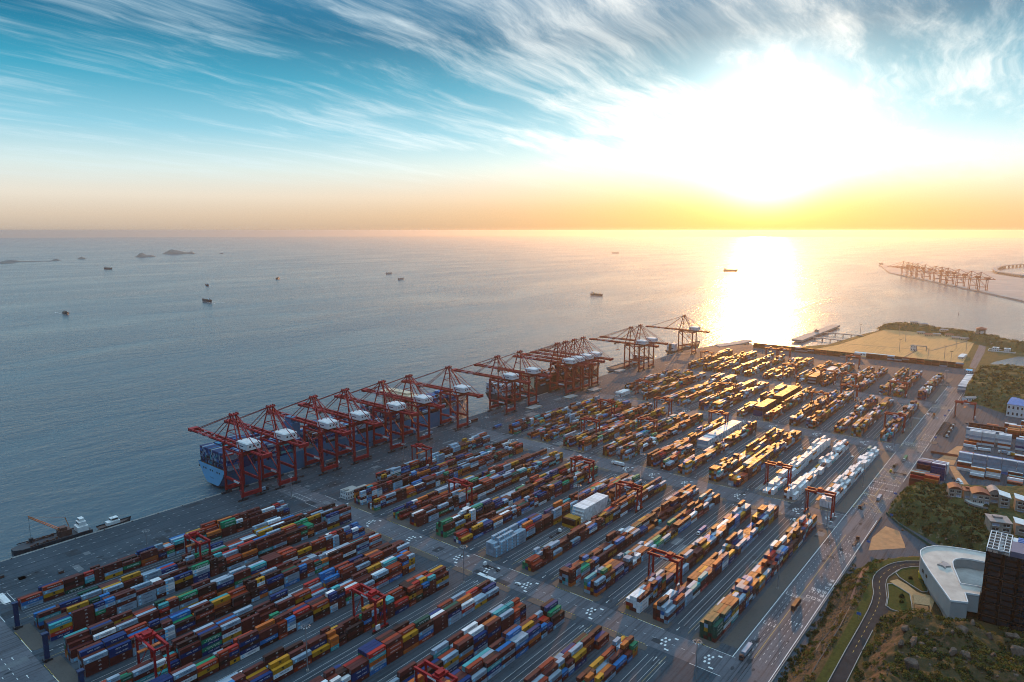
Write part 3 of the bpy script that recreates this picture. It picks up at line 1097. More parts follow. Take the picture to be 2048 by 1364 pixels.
# patched slabs, oil stains and worn wheel tracks on the paving
pr_ = random.Random(8)
dk_, lt_ = [], []
for _ in range(420):
    x_, y_ = pr_.uniform(20, 1400), pr_.uniform(110, 605)
    w_, h_ = pr_.choice([4.5, 9, 13.5, 18]), pr_.choice([3, 6, 6, 12])
    x_, y_ = round(x_ / 4.5) * 4.5, round(y_ / 3) * 3
    (dk_ if pr_.random() < 0.6 else lt_).append(rect(x_, x_ + w_, y_, y_ + h_))
for _ in range(300):
    x_, y_, r_ = pr_.uniform(20, 1300), pr_.choice([511, 451, 397, 343, 309, 272, 218, 166, 120, 114, 126, 575, 560, 545]) + pr_.uniform(-4, 4), pr_.uniform(0.5, 1.8)
    dk_.append([(x_ + 2.2 * r_ * math.cos(t) * pr_.uniform(0.7, 1.2), y_ + r_ * math.sin(t) * pr_.uniform(0.7, 1.2)) for t in [q * 0.785 for q in range(8)]])
for _ in range(260):
    x_, y_, L_ = pr_.uniform(20, 1250), pr_.choice([511, 451, 397, 343, 309, 272, 218, 166, 120, 113, 127, 575, 560, 545]) + pr_.choice([-3, -1, 1, 3]) + pr_.uniform(-0.5, 0.5), pr_.uniform(20, 90)
    dk_.append(rect(x_, x_ + L_, y_, y_ + 0.35))
    dk_.append(rect(x_, x_ + L_, y_ + 1.8, y_ + 2.15))
sheet('dark_patches', dk_, paint('worn_tar_patch', (0.030, 0.038, 0.046), 0.8, 0.4, 0.3, spec=0.2), 0.017, yard)
sheet('pale_patches', lt_, paint('new_slab_patch', (0.125, 0.135, 0.145), 0.75, 0.25, 0.3, spec=0.3), 0.019, yard)

# kerbed islands at the ends of the strips
mb, mb2 = MB(), MB()
for (a, b) in ((111.6, 349.8), (371.8, 603.5), (634.8, 861.6), (893.8, 1119.5)):
    for (yb, yt) in ((461, 497.5), (406.5, 444), (353.5, 390.5), (318, 336.5), (282, 299), (226.5, 265), (175, 211), (142, 158.5)):
        if yt < 160 and a < 200:
            continue
        for (x0, x1, s_) in ((a, a + 9.5, 1), (b - 6, b, -1)):
            r_ = 3.0
            pts = [(x0, yb + r_), (x0 + r_ * 0.3, yb + r_ * 0.3), (x0 + r_, yb), (x1, yb), (x1, yt), (x0 + r_, yt), (x0 + r_ * 0.3, yt - r_ * 0.3), (x0, yt - r_)]
            if s_ < 0:
                pts = [(x1 + x0 - p, q) for p, q in pts][::-1]
            mb.prism(pts, 0.0, 0.13, bottom=False)
            for i in range(0, int(yt - yb - 6), 2):
                xx = x0 if s_ > 0 else x1
                mb2.box(xx - 0.12, xx + 0.12, yb + 3 + i, yb + 4 + i, 0, 0.2)
isl = tag(mb.build('kerb_island', M['verge']), kind='structure')
mb2.build('kerb_stripes', M['yellow'], isl)

# ------------------------------------------------------------------ ship-to-shore cranes


def sts_parts(root, boom_up=0):
    red = M['red']
    for sx in (-1, 1):
        for sy in (1, -1):
            m_ = MB()
            m_.bar((9 * sx, 15 * sy, 3.4), (9 * sx, 15 * sy, 46), 1.9, 1.7, up=(0, 1, 0))
            lg = m_.build('leg', red, root)
            m_ = MB()
            m_.box(9 * sx - 5.2, 9 * sx + 5.2, 15 * sy - 0.8, 15 * sy + 0.8, 0.9, 1.9)
            m_.box(9 * sx - 0.7, 9 * sx + 0.7, 15 * sy - 0.8, 15 * sy + 0.8, 1.9, 3.4)
            for k_ in range(5):
                m_.cyl((9 * sx - 4.4 + 2.2 * k_, 15 * sy - 0.5, 0.55), (9 * sx - 4.4 + 2.2 * k_, 15 * sy + 0.5, 0.55), 0.5, n=8)
            m_.build('bogie', M['dark'], root)
    for sy in (1, -1):
        m_ = MB()
        m_.box(-8.1, 8.1, 15 * sy - 0.9, 15 * sy + 0.9, 3.5, 7.2)
        if sy < 0:
            m_.bar((-8, 15 * sy, 7), (-4.5, 15 * sy, 4.5), 1.4)
            m_.bar((8, 15 * sy, 7), (4.5, 15 * sy, 4.5), 1.4)
        m_.build('sill_beam', red, root)
        m_ = MB()
        m_.box(-8.1, 8.1, 15 * sy - 0.8, 15 * sy + 0.8, 43.6, 46.2)
        m_.build('top_beam', red, root)
    for sx in (-1, 1):
        m_ = MB()
        m_.box(9 * sx - 0.7, 9 * sx + 0.7, -14.1, 14.1, 15.2, 17.6)
        m_.build('portal_beam', red, root)
        m_ = MB()
        m_.cyl((9 * sx, 14.4, 44), (9 * sx, -14.4, 18.4), 0.55, n=8)
        m_.cyl((9 * sx, -14.4, 44.5), (9 * sx, 1.2, 32.0), 0.35, n=6)
        m_.build('diagonal_brace', red, root)
        m_ = MB()
        m_.box(9 * sx - 0.5, 9 * sx + 0.5, -14.1, 14.1, 44.2, 46.0)
        m_.build('upper_tie', red, root)
    m_ = MB()
    m_.box(-9.95, -9.75, -12, -1.5, 15.4, 17.4)
    bd = m_.build('sign_board', M['white'], root)
    m_ = MB()
    for k_ in range(6):
        m_.box(-9.99, -9.96, -10.9 + k_ * 1.5, -10.1 + k_ * 1.5, 15.9, 16.9)
    # boom and rear girder: two box girders tied across, walkway along the side
    m_ = MB()
    for sx in (-1, 1):
        m_.box(3.2 * sx - 0.75, 3.2 * sx + 0.75, -44, 88, 46.6, 48.9)
        m_.box(4.4 * sx - 0.5, 4.4 * sx + 0.5, -44, 92, 48.2, 48.35)
        m_.bar((4.9 * sx, -44, 49.3), (4.9 * sx, 92, 49.3), 0.08)
    for k_ in range(-43, 90, 11):
        m_.box(-2.4, 2.4, k_ - 0.5, k_ + 0.5, 47.0, 48.6)
    m_.box(-4.6, 4.6, 88, 94, 46.2, 49.2)
    m_.box(-5.0, 5.0, -46, -43.5, 46.0, 49.6)
    bm_ = m_.build('boom', red, root)
    for (a, b) in ((52, 60), (66, 74)):
        m_ = MB()
        m_.box(-3.99, -3.97, a, b, 46.7, 48.8)
        m_.box(2.42, 2.44, a, b, 46.7, 48.8)
        m_.build('white_panel', M['white'], bm_)
    m_ = MB()
    for sx in (-1, 1):
        m_.bar((9 * sx, 15, 46.1), (2.2 * sx, 9.5, 77), 1.3, 1.2)
        m_.bar((8.6 * sx, -13.5, 46.1), (2.2 * sx, 7.6, 76.5), 0.8, 0.8)
        m_.bar((5.6 * sx, 12.2, 61.5), (5.3 * sx, -3.0, 61.0), 0.45)
    m_.bar((-5.4, 12.2, 61.5), (5.4, 12.2, 61.5), 0.7)
    m_.bar((-4, 10.8, 69), (4, 10.8, 69), 0.6)
    af = m_.build('a_frame', red, root)
    m_ = MB()
    m_.box(-4.2, 4.2, 6.5, 11.0, 76.8, 77.8)
    for (px_, py_) in ((-3.2, 7.2), (-3.2, 10.2), (0, 8.7), (3.2, 7.2), (3.2, 10.2)):
        m_.box(px_ - 0.5, px_ + 0.5, py_ - 0.5, py_ + 0.5, 77.8, 79.0)
    m_.build('apex_platform', red, root)
    for sx in (-1, 1):
        for (yy, w_) in ((48, 0.55), (84, 0.55)):
            m_ = MB()
            m_.bar((2.2 * sx, 9.5, 77), (3.2 * sx, yy, 48.8), w_, w_)
            m_.build('forestay', red, root)
        for (yy, w_) in ((-14.5, 0.6), (-42, 0.5)):
            m_ = MB()
            m_.bar((2.2 * sx, 8.0, 77), (3.2 * sx, yy, 48.8), w_, w_)
            m_.build('backstay', red, root)
    m_ = MB()
    m_.prism([(-7, -24), (7, -24), (7, -6), (-7, -6)], 49.6, 55.4)
    # shallow pitched roof
    vs = [(-7.2, -24.2, 55.4), (7.2, -24.2, 55.4), (7.2, -5.8, 55.4), (-7.2, -5.8, 55.4), (-6.3, -23.4, 56.3), (6.3, -23.4, 56.3), (6.3, -6.6, 56.3), (-6.3, -6.6, 56.3)]
    m_.add(vs, [(0, 1, 5, 4), (1, 2, 6, 5), (2, 3, 7, 6), (3, 0, 4, 7), (4, 5, 6, 7)])
    hs = m_.build('machine_house', M['white'], root)
    m_ = MB()
    # lightning-like emblem and a dark strip on the long face, windows at the end
    m_.add([(-7.03, -9.0, 54.6), (-7.03, -8.0, 54.6), (-7.03, -8.6, 53.0), (-7.03, -7.8, 53.0), (-7.03, -9.4, 50.6), (-7.03, -8.9, 52.3), (-7.03, -9.6, 52.3)], [tuple(range(6, -1, -1))])
    m_.box(-7.04, -7.02, -17.5, -11, 51.9, 52.9)
    m_.build('emblem', M['ink'], hs)
    for xx in (-4, 0, 4):
        m_ = MB()
        m_.box(xx - 0.8, xx + 0.8, -24.05, -24.01, 52, 53.6)
        m_.build('window', M['glass'], hs)
    m_ = MB()
    m_.box(-2.2, 2.2, 22, 28, 45.3, 46.4)
    m_.box(-2.4, 0.2, 28.4, 31.2, 42.9, 45.4)
    tr = m_.build('trolley', M['dark'], root)
    m_ = MB()
    m_.box(-6.1, 6.1, 23.8, 26.2, 33.2, 34.0)
    for a in (-1.6, 1.6):
        for b in (24.2, 25.8):
            m_.bar((a, b, 34), (a, b, 45.4), 0.10)
    m_.build('spreader', M['red'], tr)
    m_ = MB()
    for k_ in range(6):
        z_ = 3 + k_ * 7
        m_.bar((-10.4, -15.5, z_), (-10.4, -12.0, z_ + 7), 0.5, 0.16)
        m_.box(-10.9, -9.9, -16.2, -11.8, z_ + 6.9, z_ + 7.05)
    m_.build('stairway', M['red'], root)


protoc = empty('quay_crane')
sts_parts(protoc)
QC = [(325, 'first quay crane from the near end, over the pale blue stern'), (364, 'second quay crane from the near end of the blue ship'), (414, 'third quay crane from the stern of the blue ship'), (455, 'middle one of seven cranes along the blue hulled ship'),
      (507, 'fifth quay crane along the blue hulled ship'), (549, 'sixth quay crane, beside the bow end of the blue ship'), (617, 'last crane over the bow of the blue ship, reaching over the gap'),
      (714, 'quay crane over the square stern of the second ship'), (764, 'second quay crane along the rust coloured second ship'), (858, 'nearest of four quay cranes standing packed close together'),
      (880, 'second of the four tightly packed quay cranes'), (905, 'third of the four tightly packed quay cranes'), (931, 'farthest of the four tightly packed quay cranes'), (1088, 'nearer one of two quay cranes above the small cargo ship'),
      (1124, 'farther one of two quay cranes above the small cargo ship'), (1310, 'lone quay crane at the far end against the sunlit water')]
for i, (xx, lab) in enumerate(QC):
    o = protoc if i == 0 else copy_tree(protoc)
    o.location = (xx, 594, 0.03)
    for ch in o.children:
        if ch.name.startswith('trolley'):
            ch.location.y = [0, 14, -20, 26, 6, -12, 33, -30, 18, -38, -36, -34, -38, 10, -25, -30][i]
    tag(o, 'red ' + lab, 'quay crane', 'red ship to shore cranes on the quay')

# ------------------------------------------------------------------ rubber tyred yard cranes


def rtg_parts(root):
    red = M['red']
    for sx in (-1, 1):
        for sy in (-1, 1):
            m_ = MB()
            m_.bar((3.6 * sx, 11 * sy, 2.0), (3.6 * sx, 11 * sy, 20.6), 1.0, 1.2, up=(0, 1, 0))
            m_.build('leg', red, root)
    for sy in (-1, 1):
        m_ = MB()
        m_.box(-6.0, 6.0, 11 * sy - 0.55, 11 * sy + 0.55, 1.5, 2.4)
        m_.build('sill_beam', red, root)
        for sx in (-1, 1):
            m_ = MB()
            for d_ in (-1.0, 1.0):
                m_.cyl((5.0 * sx + d_ * 0.9, 11 * sy - 0.5, 0.78), (5.0 * sx + d_ * 0.9, 11 * sy + 0.5, 0.78), 0.75, n=10)
            m_.build('wheel', M['rubber'], root)
        m_ = MB()
        m_.bar((-3.4, 11 * sy, 3), (3.4, 11 * sy, 14), 0.3)
        m_.build('brace', red, root)
    for sx in (-1, 1):
        m_ = MB()
        m_.box(3.6 * sx - 0.65, 3.6 * sx + 0.65, -12.2, 12.2, 20.6, 22.4)
        gd = m_.build('girder', red, root)
        m_ = MB()
        m_.box(3.6 * sx + sx * 0.66, 3.6 * sx + sx * 0.68, -4.5, 2.0, 20.9, 22.1)
        m_.build('name_board', M['white'], gd)
    m_ = MB()
    for yy in (-11.4, 11.4):
        m_.box(-3.0, 3.0, yy - 0.4, yy + 0.4, 20.9, 22.0)
    m_.build('end_tie', red, root)
    m_ = MB()
    m_.box(-3.9, 3.9, -4.0, 0.8, 22.4, 23.4)
    m_.box(-2.8, 1.8, -3.4, -0.2, 23.4, 24.9)
    m_.box(2.0, 3.4, -0.9, 0.5, 23.4, 24.3)
    tr = m_.build('trolley', red, root)
    m_ = MB()
    m_.box(-1.0, 1.0, 0.9, 2.9, 18.2, 20.4)
    m_.build('cab', M['dark'], tr)
    m_ = MB()
    m_.box(-6.1, 6.1, -2.8, -0.5, 15.0, 15.6)
    for a in (-1.5, 1.5):
        for b in (-2.4, -0.9):
            m_.bar((a, b, 15.6), (a, b, 22.5), 0.08)
    m_.build('spreader', M['orange'], tr)
    m_ = MB()
    m_.box(-4.6, -1.4, -12.6, -11.6, 2.5, 5.4)
    m_.build('engine_box', M['white'], root)
    m_ = MB()
    m_.bar((-4.6, 11, 2.4), (-4.6, 11, 21.0), 0.5, 0.12)
    for k_ in range(10):
        m_.box(-4.95, -4.2, 10.7, 11.3, 3 + k_ * 1.9, 3.06 + k_ * 1.9)
    m_.build('ladder', M['steel'], root)


pr = empty('yard_crane')
rtg_parts(pr)
RT = [(148, 381.2, 'in the near block, close to the left edge'), (258, 326.4, 'in the near block beside the wide middle lane'), (228, 488.5, 'over the quayside strip of the near block'), (228, 235.5, 'cut by the bottom edge of the photo'),
      (437, 414.1, 'over mixed boxes in the middle block, with dark ladder'), (487, 517.8, 'on the quayside strip behind the big blue ship'), (560, 361.2, 'near the far end of the middle block, over brown boxes'), (528, 290.1, 'just right of the tall white box pile'),
      (424, 202.1, 'over the white fronted stack in the middle block'), (669, 202.1, 'over white refrigerated boxes, left one of two'), (621, 150.1, 'closest to the main road, over white boxes by the crossroad'), (691, 435.1, 'over brown boxes in the far block, left of its twin'),
      (736, 381.2, 'over brown boxes in the far block, right of its twin'), (822, 326.3, 'beside the long tan flat topped pile'), (784, 468.8, 'left of the small white quay house'), (926, 488.5, 'right of the farther white quay house'),
      (843, 414.0, 'at the crossroad corner of the far block'), (1231, 517.8, 'by the quay near the lone crane'), (989, 381.2, 'in the fourth block amid orange glare'), (1350, 435.1, 'left one of two on the skyline by the sun glint'),
      (1359, 414.0, 'right one of two on the skyline by the sun glint'), (1204, 356.0, 'deep in the end block under the glare'), (1190, 290.1, 'in the end block just past the brown flat pile'), (1183, 256.5, 'in the end block, right of the brown flat pile'),
      (1094, 235.4, 'at the far end of the fourth block, front of a closer pair'), (1016, 256.5, 'in the middle of the fourth block'), (1359, 290.1, 'against the dark end wall of boxes'), (1163, 182.1, 'at the front of the end block near the main road'),
      (954, 150.1, 'on the roadside strip of the fourth block'), (1080, 88.0, 'standing empty on the lot across the main road')]
for i, (xx, yy, lab) in enumerate(RT):
    o = pr if i == 0 else copy_tree(pr)
    o.location = (xx, yy, 0.03)
    for ch in o.children:
        if ch.name.startswith('trolley'):
            ch.location.y = random.Random(i).uniform(-5, 8)
    tag(o, 'red yard crane ' + lab, 'yard crane', 'red rubber tyred gantry cranes')

# ------------------------------------------------------------------ light masts


def mast_parts(root, h):
    m_ = MB()
    m_.cyl((0, 0, 0), (0, 0, 1.0), 0.9, 0.8, n=10)
    m_.build('base', M['concrete'], root)
    m_ = MB()
    m_.cyl((0, 0, 1.0), (0, 0, h), 0.42, 0.2, n=10)
    m_.build('pole', M['steel'], root)
    m_ = MB()
    for k_ in range(16):
        t0, t1 = 2 * math.pi * k_ / 16, 2 * math.pi * (k_ + 1) / 16
        m_.bar((2.1 * math.cos(t0), 2.1 * math.sin(t0), h - 0.6), (2.1 * math.cos(t1), 2.1 * math.sin(t1), h - 0.6), 0.14)
    for k_ in range(4):
        t0 = math.pi * k_ / 2
        m_.bar((0, 0, h - 0.6), (2.1 * math.cos(t0), 2.1 * math.sin(t0), h - 0.6), 0.14)
    rg = m_.build('lamp_ring', M['steel'], root)
    for k_ in range(10):
        t0 = 2 * math.pi * k_ / 10
        m_ = MB()
        c, s_ = math.cos(t0), math.sin(t0)
        m_.bar((2.0 * c, 2.0 * s_, h - 0.55), (2.75 * c, 2.75 * s_, h - 0.95), 0.6, 0.3)
        m_.build('floodlight', M['steel'], rg)


pm = empty('light_mast')
mast_parts(pm, 28.5)
MS = [(209.5, 532, 'on the quay side of the near block'), (205, 316.6, 'rising from the middle lane near the bottom left'), (334.5, 314.6, 'at the crossroad corner beside the empty flatbed truck'), (331, 137, 'at the bottom edge beside the empty marked plot'),
      (467.7, 136.5, 'on the verge beside the exit lettering on the main road'), (595.7, 137, 'beside the yard crane nearest the main road'), (718.7, 135.5, 'on the verge beside white refrigerated boxes'), (484.9, 316.4, 'just left of the tall white box pile'),
      (607.8, 319.2, 'on the small kerbed corner at the second crossroad'), (726.4, 312.5, 'at the near end of the long tan pile'), (983.3, 135.5, 'far along the verge of the main road'), (873.3, 135.5, 'at the third crossroad by the main road'),
      (620, 541, 'on the apron by the gap between the two big ships'), (349.4, 551, 'on the apron near the blue stern'), (482, 541, 'on the apron behind the blue ship cranes'), (1149, 541, 'on the far sunlit apron'), (884, 541, 'on the apron by the packed cranes'), (1240, 537, 'far out on the apron by the lone crane'),
      (1300, 136, 'at the far end of the main road')]
for i, (xx, yy, lab) in enumerate(MS):
    o = pm if i == 0 else copy_tree(pm)
    o.location = (xx, yy, 0.02)
    s_ = 0.78 if yy > 500 else (1.0 if xx < 500 else 0.86)
    o.scale = (1, 1, s_)
    tag(o, 'tall steel light mast ' + lab, 'light mast', 'high light masts with rings of floodlights')

# dark blue posts on the left edge
for i, (yy, lab) in enumerate(((497.5, 'farthest'), (444.3, 'middle'), (390, 'nearest'))):
    root = empty('steel_post', (114.5, yy, 0.14))
    m_ = MB()
    m_.box(-2.2, 2.2, -2.0, 2.0, 0, 1.2)
    m_.box(-1.8, -0.6, -2.6, -2.0, 0, 2.0)
    m_.build('base', M['dark'], root)
    m_ = MB()
    m_.box(-1.2, 1.2, -1.0, 1.0, 1.2, 16.4)
    m_.box(-1.3, -1.2, -0.2, 0.2, 1.2, 16.0)
    m_.build('shaft', M['navy'], root)
    m_ = MB()
    m_.box(-1.7, 1.7, -1.4, 1.4, 16.4, 17.3)
    m_.build('cap', M['navy'], root)
    tag(root, f'{lab} of three thick dark blue steel posts along the left end of the strips', 'post', 'dark blue steel posts')

# ------------------------------------------------------------------ ships
M['hull_blue'] = paint('maersk_blue_hull', (0.040, 0.17, 0.31), 0.45, 0.15, 0.05, dirt=(0.06, 0.16, 0.24))
M['hull_dark'] = paint('dark_hull', (0.035, 0.035, 0.042), 0.5, 0.3, 0.1, dirt=(0.14, 0.05, 0.03))
M['hull_rust'] = paint('rust_hull', (0.11, 0.045, 0.03), 0.55, 0.3, 0.1, dirt=(0.2, 0.07, 0.03))
M['hull_grey'] = paint('grey_hull', (0.20, 0.21, 0.22), 0.5, 0.2, 0.1)
M['deck'] = paint('ship_deck', (0.09, 0.055, 0.045), 0.7, 0.3, 0.1)
M['cream'] = paint('cream_superstructure', (0.60, 0.50, 0.34), 0.5, 0.1)
M['hatch'] = paint('hatch_cover', (0.22, 0.16, 0.10), 0.6, 0.2)


def hull(L, B, zb, zt, bow=0.16, flare=0.55, stern_in=0.55, sheer=3.0, n=28, rake=7.0):
    """lofted hull: x from 0 (stern) to L (bow), y centred; zb waterline level, zt deck"""
    m_ = MB()
    rows = []
    for i in range(n + 1):
        t = i / n
        if t > 1 - bow:
            u = (t - (1 - bow)) / bow
            wd = B / 2 * (1 - u ** 2.2)
            ww = B / 2 * (1 - u ** 1.25) * (1 - 0.25 * u * flare)
        elif t < 0.10:
            u = 1 - t / 0.10
            wd = B / 2 * (1 - 0.05 * u)
            ww = B / 2 * (1 - stern_in * u ** 1.6)
        else:
            wd = ww = B / 2
        dz = sheer * max(0, (t - 0.8) / 0.2) ** 1.6
        x_ = t * L
        xt = x_ + (rake * max(0, (t - 0.9) / 0.1) if t > 0.9 else 0)
        zw = zb + (3.0 * max(0, 1 - t / 0.06) if t < 0.06 else 0)
        row = []
        for q in range(7):
            s_ = q / 6
            w = ww + (wd - ww) * s_ ** 0.8
            row.append((x_ + (xt - x_) * s_, w, zw + (zt + dz - zw) * s_))
        rows.append(row)
    V, F = [], []
    for side in (1, -1):
        k0 = len(V)
        for row in rows:
            V += [(a, b * side, c) for a, b, c in row]
        for i in range(n):
            for q in range(6):
                a = k0 + i * 7 + q
                f = (a, a + 7, a + 8, a + 1)
                F.append(f if side < 0 else f[::-1])
    m_.add(V, F)
    # transom
    r0 = rows[0]
    pts = [(a, b, c) for a, b, c in r0] + [(a, -b, c) for a, b, c in r0[::-1]]
    m_.add(pts, [tuple(range(len(pts)))])
    dk = [(a[6][0], a[6][1], a[6][2] - 1.1) for a in rows] + [(a[6][0], -a[6][1], a[6][2] - 1.1) for a in rows[::-1]]
    return m_, dk, rows


sc_rng = random.Random(21)


def cargo(x0, yc, zdeck, bays, rows, hmin, hmax, pal, wts, gap=1.6):
    """boxes stacked on a deck, in the mass of boxes"""
    for (bx, lo, hi) in bays:
        prev = sc_rng.randint(lo, hi)
        for r in range(rows):
            h_ = min(hi, max(lo, prev + sc_rng.choice([0, 0, 0, 0, 1, -1])))
            y0 = yc - rows * 2.5 / 2 + r * 2.5
            for t in range(h_):
                c = sc_rng.choices(pal, wts)[0]
                plain_box(YARDMASS, x0 + bx, x0 + bx + LONG, y0, y0 + CW, zdeck + t * CH, zdeck + (t + 1) * CH, PAL[c][0])


def ship_root(name, x, y, rz=0):
    return empty(name, (x, y, SEA), rz)


# big pale blue ship (stern at the near end)
S1 = ship_root('container_ship', 321, 645.5)
hb, dk, rows = hull(372, 56, 0.0, 22.0, bow=0.17, stern_in=0.62)
h1 = hb.build('hull', M['hull_blue'], S1, smooth=False)
M['transom'] = paint('lit_transom_blue', (0.17, 0.46, 0.70), 0.45, 0.12, 0.05)  # paler copy of the hull blue, skylight on the stern painted in
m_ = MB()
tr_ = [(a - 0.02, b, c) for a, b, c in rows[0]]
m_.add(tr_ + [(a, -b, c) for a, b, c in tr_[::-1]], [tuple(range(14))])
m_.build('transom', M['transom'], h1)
m_ = MB()
m_.add(dk, [tuple(range(len(dk)))])
m_.build('deck', M['deck'], h1)
m_ = MB()
put_text(m_, 'MAERSK LINE', (190, -28.04, 7.5), (1, 0, 0), (0, 0, 1), 11.0, 150)
m_.build('lettering', M['ink'], h1)
m_ = MB()
for k_ in range(12):
    yy = -25 + k_ * 4.4
    if k_ % 3 != 1:
        m_.box(-0.06, 0.3, yy, yy + 2.4, 16.3, 18.0)
m_.build('mooring_ports', M['dark'], h1)
m_ = MB()
put_text(m_, 'MAERSK', (-0.08, 0, 9.0), (0, -1, 0), (0, 0, 1), 1.6, 9)
m_.build('stern_name', M['ink'], h1)
m_ = MB()
m_.box(244, 256, -26, 26, 21, 48)
m_.box(242, 258, -29.5, 29.5, 48, 50.5)
m_.box(245, 255, -20, 20, 50.5, 53.0)
hs = m_.build('superstructure', M['cream'], S1)
for k_ in range(7):
    m_ = MB()
    for q in range(11):
        m_.box(243.93, 244.02, -24 + q * 4.5, -22.4 + q * 4.5, 24 + k_ * 3.4, 25.4 + k_ * 3.4)
    m_.build('window_row', M['glass'], hs)
m_ = MB()
m_.cyl((250, 0, 53), (250, 0, 66), 0.6, 0.25)
m_.bar((250, -5, 60), (250, 5, 60), 0.3)
m_.build('mast', M['white'], S1)
m_ = MB()
m_.prism([(88, -8), (98, -8), (98, 8), (88, 8)], 21, 47)
m_.prism([(89, -6), (95, -6), (95, 6), (89, 6)], 47, 53)
m_.build('funnel', M['hull_blue'], S1)
m_ = MB()
for q in range(24):
    if 88 <= 4 + q * 14.6 <= 98:
        continue
    bx = 3.0 + q * 14.6
    for yy in (-24, -12, 0, 12, 24):
        m_.bar((bx - 0.6, yy, 20.9), (bx - 0.6, yy, 26), 0.5)
    m_.box(bx - 0.9, bx - 0.3, -27, 27, 25.6, 26.2)
m_.build('lashing_bridge', M['dark'], S1)
gp = ['pale grey', 'bright blue', 'navy blue', 'maroon', 'dark brown', 'rust red']
bays = []
for q in range(24):
    bx = 3.0 + q * 14.6
    if 82 < bx + 6 < 104 or 236 < bx + 6 < 262:
        continue
    if bx > 330:
        bays.append((bx, 1, 2))
    elif q < 5:
        bays.append((bx, 6, 6 if q < 2 else 7))
    else:
        bays.append((bx, [3, 5, 4, 2, 5][q % 5], [5, 6, 6, 4, 7][q % 5]))
cargo(321, 645.5, SEA + 21.4, [b for b in bays if b[0] < 76], 22, 3, 7, ['navy blue', 'bright blue', 'pale grey', 'dark brown', 'turquoise'], [5, 2.5, 3, 1.5, 0.6])
cargo(321, 645.5, SEA + 21.4, [b for b in bays if 76 <= b[0] < 300], 21, 3, 7, gp, [6, 2, 3, 3, 3, 1])
cargo(321, 645.5, SEA + 21.4, [b for b in bays if b[0] >= 300], 13, 1, 3, gp, [6, 2, 2, 3, 2, 1])
tag(S1, 'huge container ship with a light blue hull moored under seven red cranes', 'container ship')

# second ship, dark rusty hull
S2 = ship_root('container_ship', 748, 636.5)
hb, dk, rows = hull(285, 40, 0.0, 16.0, bow=0.2, stern_in=0.6)
h2 = hb.build('hull', M['hull_dark'], S2)
m_ = MB()
m_.add(dk, [tuple(range(len(dk)))])
m_.build('deck', M['deck'], h2)
m_ = MB()
m_.box(60, 72, -18, 18, 15, 38)
m_.box(58, 73, -20.5, 20.5, 38, 40.5)
hs = m_.build('superstructure', M['cream'], S2)
for k_ in range(6):
    m_ = MB()
    for q in range(8):
        m_.box(59.93, 60.02, -16 + q * 4.2, -14.4 + q * 4.2, 18 + k_ * 3.3, 19.4 + k_ * 3.3)
    m_.build('window_row', M['glass'], hs)
m_ = MB()
m_.prism([(50, -6), (57, -6), (57, 6), (50, 6)], 15, 40)
m_.build('funnel', M['rust'] if 'rust' in M else M['hull_rust'], S2)
m_ = MB()
m_.cyl((66, 0, 40), (66, 0, 52), 0.5, 0.2)
m_.bar((66, -4, 48), (66, 4, 48), 0.25)
m_.build('mast', M['white'], S2)
bays = [(2.0, 6, 6), (16.5, 6, 6), (31, 5, 6)] + [(76 + 14.2 * q, [3, 4, 2, 5][q % 4], [5, 6, 4, 6][q % 4]) for q in range(12)]
cargo(748, 636.5, SEA + 15.4, bays[:3], 15, 3, 6, ['maroon', 'pale grey', 'white', 'rust red'], [3, 7, 2, 1])
cargo(748, 636.5, SEA + 15.4, bays[3:], 14, 3, 6, ['maroon', 'dark brown', 'rust red', 'pale grey'], [5, 3, 2, 2])
tag(S2, 'dark hulled container ship with pale boxes on its square stern, behind the first gap', 'container ship')


